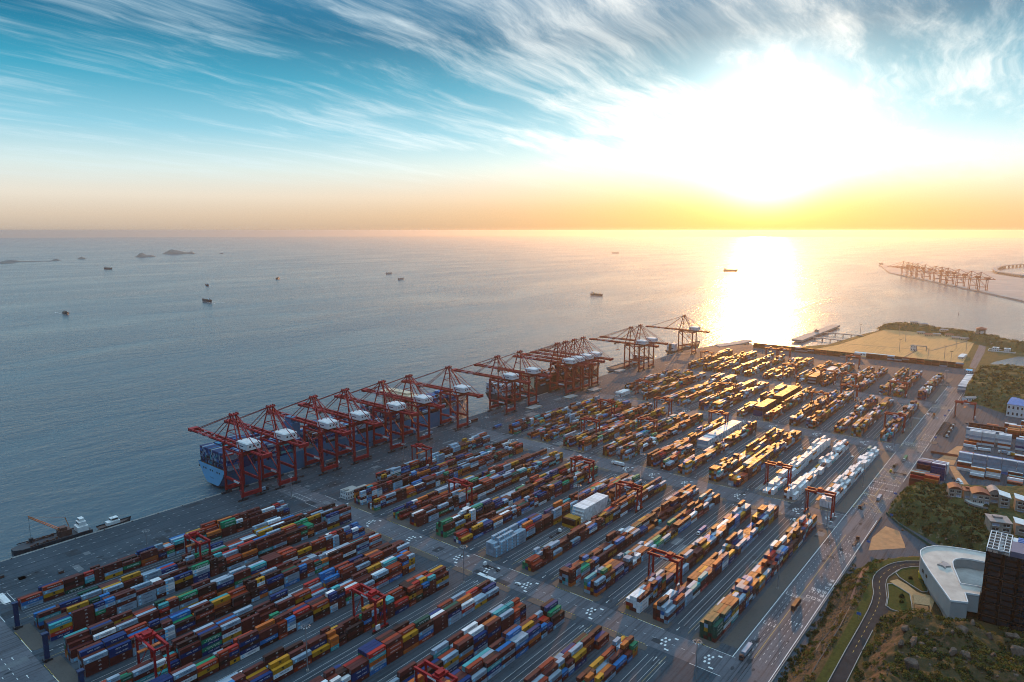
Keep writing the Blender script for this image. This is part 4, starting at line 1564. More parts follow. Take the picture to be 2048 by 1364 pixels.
def small_ship(x, y, L, B, hmat, lab, cat='cargo ship', house_at=0.06, zt=9.0, rz=0, holds=True, name='cargo_ship', cranes=0, hatchmat='hatch', group=None):
    rt = ship_root(name, x, y, rz)
    hb, dk, rows = hull(L, B, 0.0, zt, bow=0.2, stern_in=0.45, sheer=2.2, n=20, rake=L * 0.02)
    h_ = hb.build('hull', hmat, rt)
    m_ = MB()
    m_.add(dk, [tuple(range(len(dk)))])
    m_.build('deck', M['deck'], h_)
    a = house_at * L
    w = B * 0.42
    k_ = L / 120.0
    m_ = MB()
    m_.box(a, a + 10 * k_, -w, w, zt - 1.2, zt + 8 * k_)
    m_.box(a + 1 * k_, a + 9.5 * k_, -w * 1.12, w * 1.12, zt + 8 * k_, zt + 11 * k_)
    sh = m_.build('superstructure', M['white'], rt)
    m_ = MB()
    m_.box(a + 9.5 * k_, a + 9.5 * k_ + 0.05, -w, w, zt + 8.8 * k_, zt + 10.2 * k_)
    m_.box(a - 0.04, a + 0.02, -w * 0.8, w * 0.8, zt + 3 * k_, zt + 4.4 * k_)
    m_.build('window_row', M['glass'], sh)
    m_ = MB()
    m_.prism([(a - 3 * k_, -1.8 * k_), (a, -1.8 * k_), (a, 1.8 * k_), (a - 3 * k_, 1.8 * k_)], zt - 1, zt + 12 * k_)
    m_.build('funnel', M['hull_rust'], rt)
    m_ = MB()
    m_.cyl((a + 5 * k_, 0, zt + 11 * k_), (a + 5 * k_, 0, zt + 20 * k_), 0.4, 0.2, n=6)
    m_.cyl((L * 0.93, 0, zt), (L * 0.93, 0, zt + 10 * k_), 0.35, 0.2, n=6)
    m_.build('mast', M['steel'], rt)
    if holds:
        n = max(2, int((L * 0.8 - a - 12 * k_) / (19 * k_)))
        x_ = a + 14 * k_
        for q in range(n):
            m_ = MB()
            m_.box(x_, x_ + 16 * k_, -w * 0.85, w * 0.85, zt - 1.2, zt + 1.3)
            for z_ in (0.2, 0.5, 0.8):
                m_.box(x_ + 16 * k_ * z_ - 0.2, x_ + 16 * k_ * z_ + 0.2, -w * 0.85, w * 0.85, zt + 1.3, zt + 1.6)
            m_.build('hatch_cover', M[hatchmat], rt)
            x_ += 19 * k_
    for q in range(cranes):
        xx = a + 20 * k_ + q * L * 0.25
        m_ = MB()
        m_.cyl((xx, 0, zt), (xx, 0, zt + 12 * k_), 1.0, 0.8, n=8)
        m_.bar((xx, 0, zt + 11 * k_), (xx + 14 * k_, 0, zt + 17 * k_), 0.7)
        m_.build('deck_crane', M['yellow'], rt)
    if group:
        m_ = MB()
        r_ = random.Random(int(abs(x) + abs(y)))
        for q in range(26):
            u = q / 26
            for s_ in (-1, 1):
                xx = L * 0.95 - u * L * 2.2
                yy = s_ * (B * 0.35 + u * B * 1.1) + r_.uniform(-1, 1) * B * 0.08
                w_ = B * (0.10 + 0.05 * u) * r_.uniform(0.4, 1.1)
                m_.add([(xx, yy - w_, 0.25), (xx + L * 0.09, yy - w_ * 0.5, 0.25), (xx + L * 0.09, yy + w_ * 0.5, 0.25), (xx, yy + w_, 0.25)], [(0, 1, 2, 3)])
        m_.build('wake', M['inkw'], rt)
    tag(rt, lab, cat, group)
    return rt


small_ship(1056, 624.5, 118, 18, M['hull_grey'], 'grey coaster with open brown holds moored under the pair of cranes', zt=8, house_at=0.80)
small_ship(1296, 627, 150, 20, M['hull_dark'], 'dark low cargo ship moored beyond the lone crane in the glare', zt=7, house_at=0.04)

# lattice crane barge and workboat at the near quay
rt = ship_root('crane_barge', 152, 627.5, R(-1.5))
m_ = MB()
m_.prism([(2, -7), (50, -8), (50, 8), (2, 7), (-5, 3), (-5, -3)], -0.5, 4.2)
m_.box(0, 50, -8.1, -7.7, 4.2, 5.0)
m_.box(0, 50, 7.7, 8.1, 4.2, 5.0)
m_.build('hull', M['hull_dark'], rt)
m_ = MB()
m_.box(27, 36, -4, 4, 4.2, 9.0)
m_.box(28, 33, -3, 3, 9.0, 11.5)
m_.build('crane_house', M['hull_rust'], rt)
m_ = MB()
p0, p1 = Vector((29, 0, 9.5)), Vector((9, 4, 26))
for a in (-0.9, 0.9):
    for b in (-0.9, 0.9):
        m_.bar(p0 + Vector((0, a, b)), p1 + Vector((0, a * 0.5, b * 0.5)), 0.35)
for k_ in range(12):
    u, v = k_ / 12, (k_ + 1) / 12
    for b in (-0.9, 0.9):
        m_.bar(p0.lerp(p1, u) + Vector((0, -0.9 * (1 - u * 0.5), b)), p0.lerp(p1, v) + Vector((0, 0.9 * (1 - v * 0.5), b)), 0.2)
jb = m_.build('lattice_jib', M['orange'], rt)
m_ = MB()
m_.bar(p1, (9, 4, 8), 0.15)
m_.box(7.6, 10.4, 2.9, 5.1, 5.5, 8)
m_.build('grab', M['dark'], jb)
m_ = MB()
m_.bar((35, 0, 11), (33, 0, 19), 0.5)
m_.bar((33, 0, 19), tuple(p1), 0.14)
m_.build('gantry', M['orange'], rt)
m_ = MB()
m_.box(40, 48, -5, 5, 4.2, 8.5)
m_.box(41.5, 47, -4, 4, 8.5, 12.2)
m_.box(42.5, 46, -3, 3, 12.2, 14.8)
wh = m_.build('wheelhouse', M['white'], rt)
m_ = MB()
m_.box(41.45, 41.49, -3.5, 3.5, 10.0, 11.4)
m_.box(42.45, 42.49, -2.5, 2.5, 12.9, 14.2)
m_.build('window_row', M['glass'], wh)
for yy in (4.5, -5.5):
    m_ = MB()
    for k_ in range(9):
        m_.box(6 + k_ * 2.2, 7.6 + k_ * 2.2, yy, yy + 1.2, 4.2, 5 + (k_ * 37 % 11) * 0.13)
    m_.build('deck_gear', M['hull_rust'], rt)
tag(rt, 'black crane barge with an orange lattice jib moored at the near quay', 'crane barge')
rt = ship_root('workboat', 207, 622.5, R(0))
hb, dk, _ = hull(26, 8, 0, 3.4, bow=0.35, stern_in=0.2, sheer=1.4, n=14, rake=1.2)
hh = hb.build('hull', M['hull_dark'], rt)
m_ = MB()
m_.add(dk, [tuple(range(len(dk)))])
m_.build('deck', M['deck'], hh)
m_ = MB()
m_.box(7, 17, -3, 3, 2.4, 5.6)
m_.box(10, 16, -2.4, 2.4, 5.6, 8.4)
w2 = m_.build('cabin', M['white'], rt)
m_ = MB()
m_.box(9.94, 9.98, -2, 2, 6.6, 7.8)
m_.box(10.5, 15.5, -2.44, -2.41, 6.6, 7.8)
m_.build('window_row', M['glass'], w2)
m_ = MB()
m_.cyl((12, 0, 8.4), (12, 0, 13), 0.18, 0.1, n=6)
m_.build('mast', M['steel'], rt)
tag(rt, 'white cabined workboat moored just beyond the crane barge', 'workboat')

# ships under way far out
FAR = [(770, 2411, 46, 12, 262, 'hull_dark', 'dark ship steaming toward the left edge, nearest of the far ships', 9), (1226, 2382, 54, 13, 92, 'hull_dark', 'dark ship seen from its side with a bluff stern, right of the left pair', 12),
       (1586, 3100, 44, 12, 70, 'hull_rust', 'small reddish ship just above the dark bluff ship', 9), (2062, 3266, 46, 13, 225, 'hull_rust', 'brown and cream ship alone left of the centre of the sea', 11),
       (2680, 3116, 52, 12, 12, 'hull_grey', 'upper of two pale ships sailing close together mid sea', 10), (2413, 2711, 48, 12, 14, 'hull_grey', 'lower of two pale ships sailing close together mid sea', 10),
       (2317, 1467, 58, 14, -96, 'hull_dark', 'largest far ship, with tall white house and deck cranes, below the sunlit water edge', 8), (4225, 1692, 86, 18, -60, 'hull_rust', 'silhouetted ship in the golden water left of the sun glint', 10),
       (6747, 4003, 84, 16, -40, 'hull_grey', 'tiny ship on the horizon left of the sun', 10), (1857, 4991, 74, 16, -75, 'hull_rust', 'long orange and white ship below the islands', 12), (3900, 7300, 46, 12, -70, 'hull_grey', 'tiny ship by the rightmost island', 10)]
for (xx, yy, L, B, rz, hm_, lab, zt) in FAR:
    small_ship(xx, yy, L, B, M[hm_], lab, zt=zt * L / 110 + 2, rz=R(rz), house_at=0.08, cranes=3 if '2317' in str(xx) else 0, name='cargo_ship', group='ships under way on the open sea')
m_ = MB()
m_.cyl((0, 0, 0), (0, 0, 2), 1.6, 1.4, n=10)
m_.cyl((0, 0, 2), (0, 0, 6), 0.5, 0.3, n=8)
m_.cyl((0, 0, 6), (0, 0, 7.2), 0.9, 0.2, n=8)
tag(m_.build('buoy', M['hull_rust'], None, loc=(2480, 245, SEA)), 'small red navigation buoy on the water beyond the headland', 'buoy')


# ------------------------------------------------------------------ islands on the horizon
def hash2(i, j, s=0):
    v = math.sin(i * 127.1 + j * 311.7 + s * 74.7) * 43758.5453
    return v - math.floor(v)


def vnoise(x, y, s=0):
    i, j = math.floor(x), math.floor(y)
    u, v = x - i, y - j
    u, v = u * u * (3 - 2 * u), v * v * (3 - 2 * v)
    a, b, c, d = hash2(i, j, s), hash2(i + 1, j, s), hash2(i, j + 1, s), hash2(i + 1, j + 1, s)
    return a + (b - a) * u + (c - a) * v + (a - b - c + d) * u * v


def fbm(x, y, s=0, o=4):
    t, a, n = 0, 0.5, 0
    for _ in range(o):
        t += a * vnoise(x, y, s)
        n += a
        x, y, a, s = x * 2.03, y * 2.03, a * 0.5, s + 1
    return t / n


def land_mat(name, lo, hi, rock, veg=0.5, sc=0.05, bump=0.6):
    m = bpy.data.materials.new(name)
    m.use_nodes = True
    nt = m.node_tree
    g = G(nt)
    b = nt.nodes['Principled BSDF']
    geo = N(nt, 'ShaderNodeNewGeometry')
    pos = geo.outputs['Position']
    n = g.noise(pos, sc, 8, 0.68)
    c = g.ramp(n, [(0.3, lo), (0.7, hi)])
    n2 = g.noise(pos, sc * 3.1, 7, 0.7)
    sp = N(nt, 'ShaderNodeSeparateXYZ')
    nt.links.new(geo.outputs['Normal'], sp.inputs[0])
    steep = g.mapr(sp.outputs[2], 0.95, 0.72)
    f = g.m('MULTIPLY', g.m('ADD', steep, 0.25), g.mapr(n2, veg - 0.06, veg + 0.1), clamp=True)
    rk = g.ramp(g.noise(pos, sc * 9, 6, 0.7), [(0.3, tuple(v * 0.5 for v in rock)), (0.7, rock)])
    c = g.mix(f, c, rk)
    nt.links.new(c, b.inputs['Base Color'])
    b.inputs['Roughness'].default_value = 0.85
    b.inputs['Specular IOR Level'].default_value = 0.2
    bp = N(nt, 'ShaderNodeBump', i_Strength=bump, i_Distance=1.2)
    nt.links.new(g.noise(pos, sc * 7, 7, 0.7), bp.inputs['Height'])
    nt.links.new(bp.outputs[0], b.inputs['Normal'])
    return m


M['isle'] = land_mat('hazed_island_scrub', (0.13, 0.13, 0.12), (0.20, 0.19, 0.17), (0.26, 0.23, 0.20), 0.5, 0.01)  # lightened greys, part of the distance haze put into the colour


def grid_land(name, x0, x1, y0, y1, step, hf, mat, keep=None):
    nx, ny = int((x1 - x0) / step) + 1, int((y1 - y0) / step) + 1
    V, idx = [], {}
    hh = {}
    for i in range(nx):
        for j in range(ny):
            xx, yy = x0 + i * step, y0 + j * step
            V.append((xx, yy, hf(xx, yy)))
    F = []
    for i in range(nx - 1):
        for j in range(ny - 1):
            a = i * ny + j
            q = (a, a + ny, a + ny + 1, a + 1)
            if keep is None or any(keep(V[k][0], V[k][1], V[k][2]) for k in q):
                F.append(q)
    me = bpy.data.meshes.new(name)
    me.from_pydata(V, [], F)
    me.materials.append(mat)
    me.polygons.foreach_set('use_smooth', [True] * len(F))
    me.update()
    o = bpy.data.objects.new(name, me)
    COL.objects.link(o)
    tag(o, kind='structure')
    return o


def island(xc, yc, lx, ly, h, rz, seed, humps):
    def hf(x_, y_):
        u, v = x_ / lx, y_ / ly
        r = u * u + v * v
        p = sum(a * math.exp(-((u - c) / w) ** 2) for c, w, a in humps)
        return (h * p * max(0, 1 - r) ** 0.6 * (0.7 + 0.6 * fbm(x_ / 60, y_ / 60, seed)) - 3.0 - 6.0 * max(0, r - 0.9))
    o = grid_land('island', -lx * 1.05, lx * 1.05, -ly * 1.05, ly * 1.05, max(8, lx / 40), hf, M['isle'])
    o.location = (xc, yc, SEA)
    o.rotation_euler = (0, 0, R(rz))
    return o


VIEWP = -51 + 90   # island long axes roughly across the view
island(2980, 7010, 125, 70, 46, -23, 1, [(-0.25, 0.35, 1.0), (0.45, 0.3, 0.55)])
island(3600, 7640, 190, 80, 38, -26, 2, [(-0.4, 0.4, 1.0), (0.2, 0.5, 0.75), (0.75, 0.15, 0.8)])
island(2400, 6940, 75, 55, 26, -19, 3, [(0, 0.4, 1.0)])
island(2140, 6760, 62, 45, 18, -18, 4, [(0, 0.5, 1.0)])
island(1870, 6680, 230, 60, 18, -16, 5, [(-0.4, 0.3, 1.0), (0.3, 0.6, 0.5), (0.85, 0.15, 0.7)])
island(1700, 6480, 120, 50, 15, -15, 6, [(0, 0.6, 1.0)])

# ------------------------------------------------------------------ land on the right: hills, headland, lots
def sst(a, b, x_):
    t = max(0.0, min(1.0, (x_ - a) / (b - a)))
    return t * t * (3 - 2 * t)


def inside(p, poly):
    x_, y_ = p
    c = False
    n = len(poly)
    for i in range(n):
        (xa, ya), (xb, yb) = poly[i], poly[(i + 1) % n]
        if (ya > y_) != (yb > y_) and x_ < (xb - xa) * (y_ - ya) / (yb - ya) + xa:
            c = not c
    return c


def dist(p, poly):
    if inside(p, poly):
        return 0.0
    x_, y_ = p
    best = 1e9
    n = len(poly)
    for i in range(n):
        (xa, ya), (xb, yb) = poly[i], poly[(i + 1) % n]
        dx, dy = xb - xa, yb - ya
        t = max(0, min(1, ((x_ - xa) * dx + (y_ - ya) * dy) / (dx * dx + dy * dy + 1e-9)))
        best = min(best, math.hypot(x_ - xa - t * dx, y_ - ya - t * dy))
    return best


TOPZ = 20.0
PLAT = [(200, 80), (455, 80), (490, 86), (506, 84), (522, 78), (532, 70), (541, 60), (546, 48), (552, 20), (556, -140), (200, -140)]
MID = [(694, 90), (674, 89), (657, 75), (636, 50), (615, 25), (606, -140), (800, -140), (775, 5), (752, 30), (735, 52), (728, 66), (716, 84)]
FARH = [(1236, 92), (1300, 97), (1400, 98), (1440, 60), (1420, -140), (1170, -140), (1165, 25)]


def near_h(x_, y_):
    if x_ < 575:
        d = dist((x_, y_), PLAT)
        z = TOPZ * (1 - sst(0, 23, d) ** 0.85)
        if 0.5 < z:
            e = sst(0.2, 4, d) * sst(23, 14, d)
            z += e * (4.2 * (fbm(x_ / 9, y_ / 6, 3) - 0.5) + 1.6 * (fbm(x_ / 2.5, y_ / 2.5, 8) - 0.5))
        if x_ < 470 and y_ < 66:
            u = sst(453, 428, x_ + 5 * (fbm(x_ / 14, y_ / 14, 5) - 0.5)) * sst(65.5, 48, y_ + 4 * (fbm(x_ / 10, y_ / 10, 6) - 0.5))
            z += u * (13 + 9 * (fbm(x_ / 22, y_ / 22, 4) - 0.45) + 5 * (fbm(x_ / 6, y_ / 6, 7) - 0.5))
        return z - 0.35
    d = dist((x_, y_), MID)
    z = 17.0 * (1 - sst(0, 20, d))
    z += sst(0.3, 4, z) * (4 * (fbm(x_ / 18, y_ / 18, 9) - 0.5) + 2 * (fbm(x_ / 5, y_ / 5, 10) - 0.5))
    return z - 0.35


M['hill'] = land_mat('hill_scrub', (0.014, 0.020, 0.006), (0.055, 0.046, 0.014), (0.17, 0.085, 0.045), 0.47, 0.09)
M['green'] = land_mat('green_hill', (0.020, 0.032, 0.009), (0.070, 0.075, 0.020), (0.26, 0.21, 0.16), 0.60, 0.06)
M['lawn'] = paint('lawn', (0.042, 0.050, 0.009), 0.9, 0.4, 0.5, spec=0.15, dirt=(0.10, 0.070, 0.018), dirtamt=0.5)
near_hill = grid_land('hillside', 250, 572, -60, 104.5, 1.5, near_h, M['hill'], keep=lambda a, b, c: c > -0.3)
mid_hill = grid_land('green_hill', 576, 800, -60, 104.5, 1.6, near_h, M['green'], keep=lambda a, b, c: c > -0.3)


def far_h(x_, y_):
    d = dist((x_, y_), FARH)
    return 20.0 * (1 - sst(0, 34, d)) * (0.8 + 0.5 * fbm(x_ / 40, y_ / 40, 12)) + 2.5 * (fbm(x_ / 9, y_ / 9, 13) - 0.5) * (1 if d < 20 else 0) - 0.35


grid_land('far_hill', 1120, 1478, -140, 102, 3.5, far_h, M['green'], keep=lambda a, b, c: c > -0.2)

# headland slab with the bare lot, ridge behind
mb = MB()
mb.prism([(1480, -140), (1760, -140), (1800, 44), (1900, 122), (1985, 205), (2050, 300), (2000, 362), (1975, 366), (1930, 352), (1830, 372), (1610, 396), (1560, 425), (1500, 452), (1480, 440)], -9, -0.03)
head = tag(mb.build('headland', M['green']), kind='structure')
lot = sheet('bare_lot', [[(1488, 135), (1890, 148), (1975, 330), (1950, 346), (1615, 378), (1500, 410), (1492, 300)]], M['sand'], 0.02)
tag(lot, kind='structure')
sheet('ditch', [[(1660, 205), (1664, 205), (1645, 378), (1641, 378)], [(1662, 203), (1664, 207), (1875, 160), (1873, 156)], [(1488, 236), (1488, 240), (1645, 232), (1645, 228)]], M['verge'], 0.045, lot)
sheet('track', [[(1490, 112), (1500, 123), (1905, 138), (1910, 126), (1700, 116)]], M['road'], 0.05, lot)
lm_ = []
for k_ in range(60):
    a = 1500 + k_ * 7.2
    lm_.append([(a, 250), (a + 0.5, 250), (a + 9.5, 350), (a + 9, 350)])
sheet('faint_row_marks', lm_, M['sand'], 0.05, lot)
RIDGE = [(1972, 345), (2022, 318), (2008, 268), (1950, 190), (1880, 120), (1790, 52), (1760, 66), (1820, 108), (1915, 170), (1965, 235), (1975, 300)]


def ridge_h(x_, y_):
    d = dist((x_, y_), RIDGE)
    return 13.0 * (1 - sst(0, 26, d)) * (0.75 + 0.7 * fbm(x_ / 45, y_ / 45, 15)) + 2.0 * (fbm(x_ / 8, y_ / 8, 16) - 0.5) * (d < 14) - 0.3


grid_land('headland_ridge', 1720, 2060, 10, 380, 4.0, ridge_h, M['green'], keep=lambda a, b, c: c > -0.15)
mb = MB()
mb.add([(1560, 96, 0.03), (1580, 42, 0.03), (1700, 38, 0.03), (1690, 60, 0.03), (1590, 92, 0.03)], [(0, 1, 2, 3, 4)])
tag(mb.build('pond', M['sea']), kind='structure')

# plaza floor between the hills, its orange sunlight put into the colour, fence walls
sheet('orange_tinted_ground', [[(573, 100), (596, 78), (604, 80), (628, 88), (632, 99), (600, 103)]], paint('orange_tinted_ground', (0.42, 0.19, 0.08), 0.8, 0.25, 0.15, dirt=(0.3, 0.25, 0.22)), 0.012, yard)
sheet('orange_lot_patch', [[(848, 92), (930, 80), (935, 74), (850, 74)], [(775, 60), (845, 78), (846, 72), (778, 50)]], bpy.data.materials['orange_tinted_ground'], 0.012, yard)


# ---- upper road
def strip(pts_l, pts_r, z):
    return [[pts_l[i], pts_r[i], pts_r[i + 1], pts_l[i + 1]] for i in range(len(pts_l) - 1)]


UL = [(240, 75.0), (300, 74.8), (387, 74.6), (418, 74.2), (440, 74.2), (452, 74.6), (464.7, 76.0), (472, 78.0), (480, 79.9), (488, 80.7), (496, 80.4), (504, 78.9), (512, 76.6), (519, 73.4), (526, 68.0), (532, 60.5), (536, 50), (538, 36), (539, 10)]
UR = [(240, 67.3), (300, 67.3), (387, 67.3), (418, 67.1), (440, 66.8), (452, 66.8), (463, 68.0), (471, 70.0), (480, 72.0), (488, 73.0), (494, 72.8), (500, 71.4), (507, 70.0), (513, 67.5), (519, 63.5), (524, 57.5), (527.5, 48), (529.5, 36), (530.5, 10)]
ur = sheet('upper_road', strip(UL, UR, 0), M['tar'], TOPZ - 0.33)
sheet('forecourt', [[(427, 67), (433, 62), (446, 58), (453, 55), (458, 62), (452, 66.6)], ], M['tar'], TOPZ - 0.325, ur)
tag(ur, kind='structure')
for pts in (UL, UR):
    m_ = MB()
    for i in range(len(pts) - 1):
        if pts is UR and 418 <= pts[i][0] < 447:
            continue
        m_.bar((*pts[i], TOPZ - 0.2), (*pts[i + 1], TOPZ - 0.2), 0.35, 0.5)
    m_.build('kerb', M['concrete'], ur)
m_ = MB()
for i in range(2, len(UL) - 2):
    a = Vector(((UL[i][0] + UR[i][0]) / 2, (UL[i][1] + UR[i][1]) / 2, TOPZ - 0.30))
    b = Vector(((UL[i + 1][0] + UR[i + 1][0]) / 2, (UL[i + 1][1] + UR[i + 1][1]) / 2, TOPZ - 0.30))
    L = (b - a).length
    n = max(1, int(L / 5.2))
    for k_ in range(n):
        p, q = a.lerp(b, (k_ + 0.1) / n), a.lerp(b, (k_ + 0.55) / n)
        d = (q - p).normalized() * 0.0
        nrm = Vector((-(q - p).y, (q - p).x, 0)).normalized() * 0.11
        m_.add([p + nrm, p - nrm, q - nrm, q + nrm], [(0, 1, 2, 3)])
m_.build('centre_dashes', M['marky'], ur)
walk = sheet('walkway', [[(452.7, 51.9), (476, 57.4), (485.8, 68.8), (488, 71.2), (494.2, 67.6), (490, 61), (483.3, 54.4), (484, 44), (452, 44)]], paint('ochre_paving', (0.34, 0.22, 0.10), 0.8, 0.2, 0.3), TOPZ - 0.31)
tag(walk, kind='structure')
L1 = [(449.5, 63), (452, 66.2), (464.9, 67.6), (482.5, 71.3), (485, 69), (481.4, 63.3), (477, 57.6), (464.8, 54.6), (453, 52.2), (449.5, 57)]
L2 = [(503.0, 70.2), (511.8, 68.2), (518.5, 63.6), (523.5, 58.0), (497.3, 50.1), (487.6, 49.2), (485.3, 52.0), (491.7, 60.4), (497.3, 67.0)]
for p, nm in ((L1, 0), (L2, 1)):
    lw = sheet('lawn', [p], M['lawn'], TOPZ - 0.26)
    tag(lw, kind='structure')
    m_ = MB()
    for i in range(len(p)):
        m_.bar((*p[i], TOPZ - 0.1), (*p[(i + 1) % len(p)], TOPZ - 0.1), 0.4, 0.5)
    m_.build('kerb', M['concrete'], lw)
lw = sheet('verge_lawn', [[(300, 75.2), (387, 75.0), (440, 74.8), (464, 76.6), (480, 80.6), (490, 81.4), (504, 79.8), (521, 73.8), (532, 62), (537.5, 50), (545, 50), (541, 60), (531, 71), (521, 78.5), (506, 84.5), (490, 86.3), (470, 83), (455, 80), (300, 79.8)]], M['lawn'], TOPZ - 0.27)
tag(lw, kind='structure')

# ---- curved white roofed building
RZ = 35.0
OUT = [(509.6, 57.8), (513.5, 58.2), (517.5, 57.4), (522.2, 55.6), (527.2, 52.0), (531.7, 45.2), (534.7, 36.4), (536.6, 26)]
BOT = [(537.0, 21.2), (521.5, 21.2), (520.1, 30.3), (517.9, 35.3), (514.4, 37.8), (511.5, 38.9), (508.0, 39.1), (501.4, 38.1), (491.4, 35.3), (478.5, 31.7), (481.5, 21.2), (469.6, 21.2), (467.2, 28.3), (455.4, 25.6), (451.6, 33.6), (464.8, 39.8), (481.5, 47.6), (496.0, 53.7), (504, 56.6)]
foot = OUT + BOT
cb = empty('curved_building', (0, 0, 0))
M['render'] = paint('pale_render', (0.38, 0.37, 0.35), 0.7, 0.12, 0.1)
M['roofdeck'] = paint('pale_roof_deck', (0.50, 0.46, 0.40), 0.6, 0.2, 0.12, dirt=(0.30, 0.27, 0.24), dirtamt=0.5)
m_ = MB()
m_.prism(foot, 24.0, RZ, top=False)
n = len(foot)
m_.build('wall', M['render'], cb)
m_ = MB()
m_.add([(a, b, RZ - 0.02) for a, b in foot], [tuple(range(n))])
m_.build('roof', M['roofdeck'], cb)
m_ = MB()
for i in range(n):
    a, b = foot[i], foot[(i + 1) % n]
    if a[1] < 21.5 and b[1] < 21.5:
        continue
    m_.bar((*a, RZ + 0.35), (*b, RZ + 0.35), 0.5, 1.1)
m_.build('parapet', M['white'], cb)
m_ = MB()
m_.add([(a, b, 29.0) for a, b in [(521, 21.3), (519.6, 30.3), (517.5, 35), (514.4, 37.4), (508, 38.8), (501.4, 37.8), (491.4, 35.0), (479, 31.6), (481.8, 21.3)]], [tuple(range(9))])
m_.build('courtyard_floor', M['concrete'], cb)
m_ = MB()
m_.prism([(453.5, 34.4), (456.8, 27.0), (469.0, 30.0), (500, 40), (508, 50), (500, 53), (484, 46.8), (470, 40.2)], 14.0, 24.0, top=False)
m_.build('lower_storey', M['concrete'], cb)
m_ = MB()
m_.cyl((506, 55, 14), (506, 55, 24), 1.7, 2.6, n=12)
m_.build('column', M['yellow'], cb)  # yellow light falling on the column painted in as its colour
for k_ in range(5):
    m_ = MB()
    a, b = Vector((468 + k_ * 6.5, 41.15 + k_ * 3.0, 30)), Vector((471 + k_ * 6.5, 42.55 + k_ * 3.0, 30))
    nrm = Vector((-0.42, 0.9, 0)) * 0.06
    m_.add([a + nrm + Vector((0, 0, -1.5)), b + nrm + Vector((0, 0, -1.5)), b + nrm + Vector((0, 0, 0.6)), a + nrm + Vector((0, 0, 0.6))], [(0, 1, 2, 3)])
    m_.build('window', M['glass'], cb)
m_ = MB()
m_.prism([(495, 41.5), (497.5, 41.8), (500, 39.2), (503.5, 41.4), (505, 45.0), (501.5, 44.0), (498, 46.5), (497.4, 43.5)], RZ, RZ + 1.0)
m_.build('roof_sculpture', M['steel'], cb)
tag(cb, 'curved building with a pale flat roof, white rim and cut out courtyard', 'building')
# wooden entrance canopy
cn = empty('entrance_canopy', (0, 0, 0))
m_ = MB()
c4 = [(465.8, 54.5, 26.0), (467.0, 45.5, 26.4), (457.9, 44.3, 25.6), (455.6, 52.2, 25.2)]
m_.add(c4 + [(a, b, c - 0.6) for a, b, c in c4], [(0, 1, 2, 3), (7, 6, 5, 4), (0, 4, 5, 1), (1, 5, 6, 2), (2, 6, 7, 3), (3, 7, 4, 0)])
m_.build('roof', paint('timber_slats', (0.24, 0.17, 0.08), 0.7, 0.3, 1.2), cn)
for k_, (a, b, c) in enumerate(c4):
    m_ = MB()
    m_.bar((a * 0.9 + 46.1, b * 0.9 + 4.9, TOPZ - 0.4), (a, b, c - 0.6), 0.3)
    m_.build('post', M['dark'], cn)
tag(cn, 'slatted timber entrance canopy on raking posts in front of the curved building', 'canopy')

# ---- dark glass tower
tw = empty('glass_tower', (0, 0, 0))
M['curtain'] = paint('dark_curtain_wall', (0.007, 0.007, 0.009), 0.14, 0.4, 0.06)
tx0, tx1, ty0, ty1, tz = 469.3, 498.5, -34.0, 20.4, 64.0
m_ = MB()
m_.box(tx0, tx1, ty0, ty1, 8, tz)
m_.build('wall', M['curtain'], tw)
for k_ in range(6):
    z_ = tz - 8.2 * (k_ + 1) + 1
    m_ = MB()
    m_.box(tx0 - 0.12, tx0 - 0.003, ty0, ty1, z_, z_ + 0.35)
    m_.box(tx0, tx1, ty1 + 0.003, ty1 + 0.12, z_, z_ + 0.35)
    m_.build('floor_band', paint('brown_band', (0.035, 0.028, 0.024), 0.6) if k_ == 0 else bpy.data.materials['brown_band'], tw)
for yy in (11.0, 1.0, -9, -19):
    m_ = MB()
    m_.box(tx0 - 0.2, tx0 - 0.13, yy - 0.15, yy + 0.15, 10, tz)
    m_.build('mullion', bpy.data.materials['brown_band'], tw)
r3 = random.Random(4)
for k_ in range(6):
    for q in range(7):
        m_ = MB()
        a = ty1 - 2.0 - q * 7.4
        z_ = tz - 8.2 * (k_ + 1) + 2.2
        m_.box(tx0 - 0.06, tx0 - 0.02, a - 5.6, a, z_, z_ + 2.4)
        m_.box(tx0 - 0.06, tx0 - 0.02, a - 5.6, a, z_ + 3.6, z_ + 6.0)
        m_.build('window', M['glass'], tw)
m_ = MB()
for (a, b) in (((tx0, 20.2), (tx1, 20.2)), ((tx0, 20.2), (tx0, 9.5)), ((tx0, 9.5), (tx1, 9.5)), ((tx1, 9.5), (tx1, 20.2))):
    m_.bar((*a, tz + 2.2), (*b, tz + 2.2), 0.5)
for k_ in range(1, 4):
    yy = 9.5 + k_ * 2.7
    m_.bar((tx0, yy, tz + 2.2), (tx1, yy, tz + 2.2), 0.4)
for k_ in range(1, 6):
    xx = tx0 + k_ * 4.9
    m_.bar((xx, 9.5, tz + 2.2), (xx, 20.2, tz + 2.2), 0.4)
for a in (tx0, tx1):
    for b in (9.5, 20.2):
        m_.bar((a, b, tz), (a, b, tz + 2.2), 0.4)
m_.build('roof_frame', M['white'], tw)
m_ = MB()
m_.box(tx0 + 0.3, tx0 + 17, ty0 + 0.3, 9.0, tz, tz + 3.2)
m_.build('roof_house', paint('lilac_grey_panel', (0.15, 0.14, 0.20), 0.5, 0.1), tw)
m_ = MB()
m_.box(tx0 + 17.1, tx1 - 0.3, ty0 + 0.3, 9.0, tz, tz + 1.2)
m_.build('roof_slab', M['white'], tw)
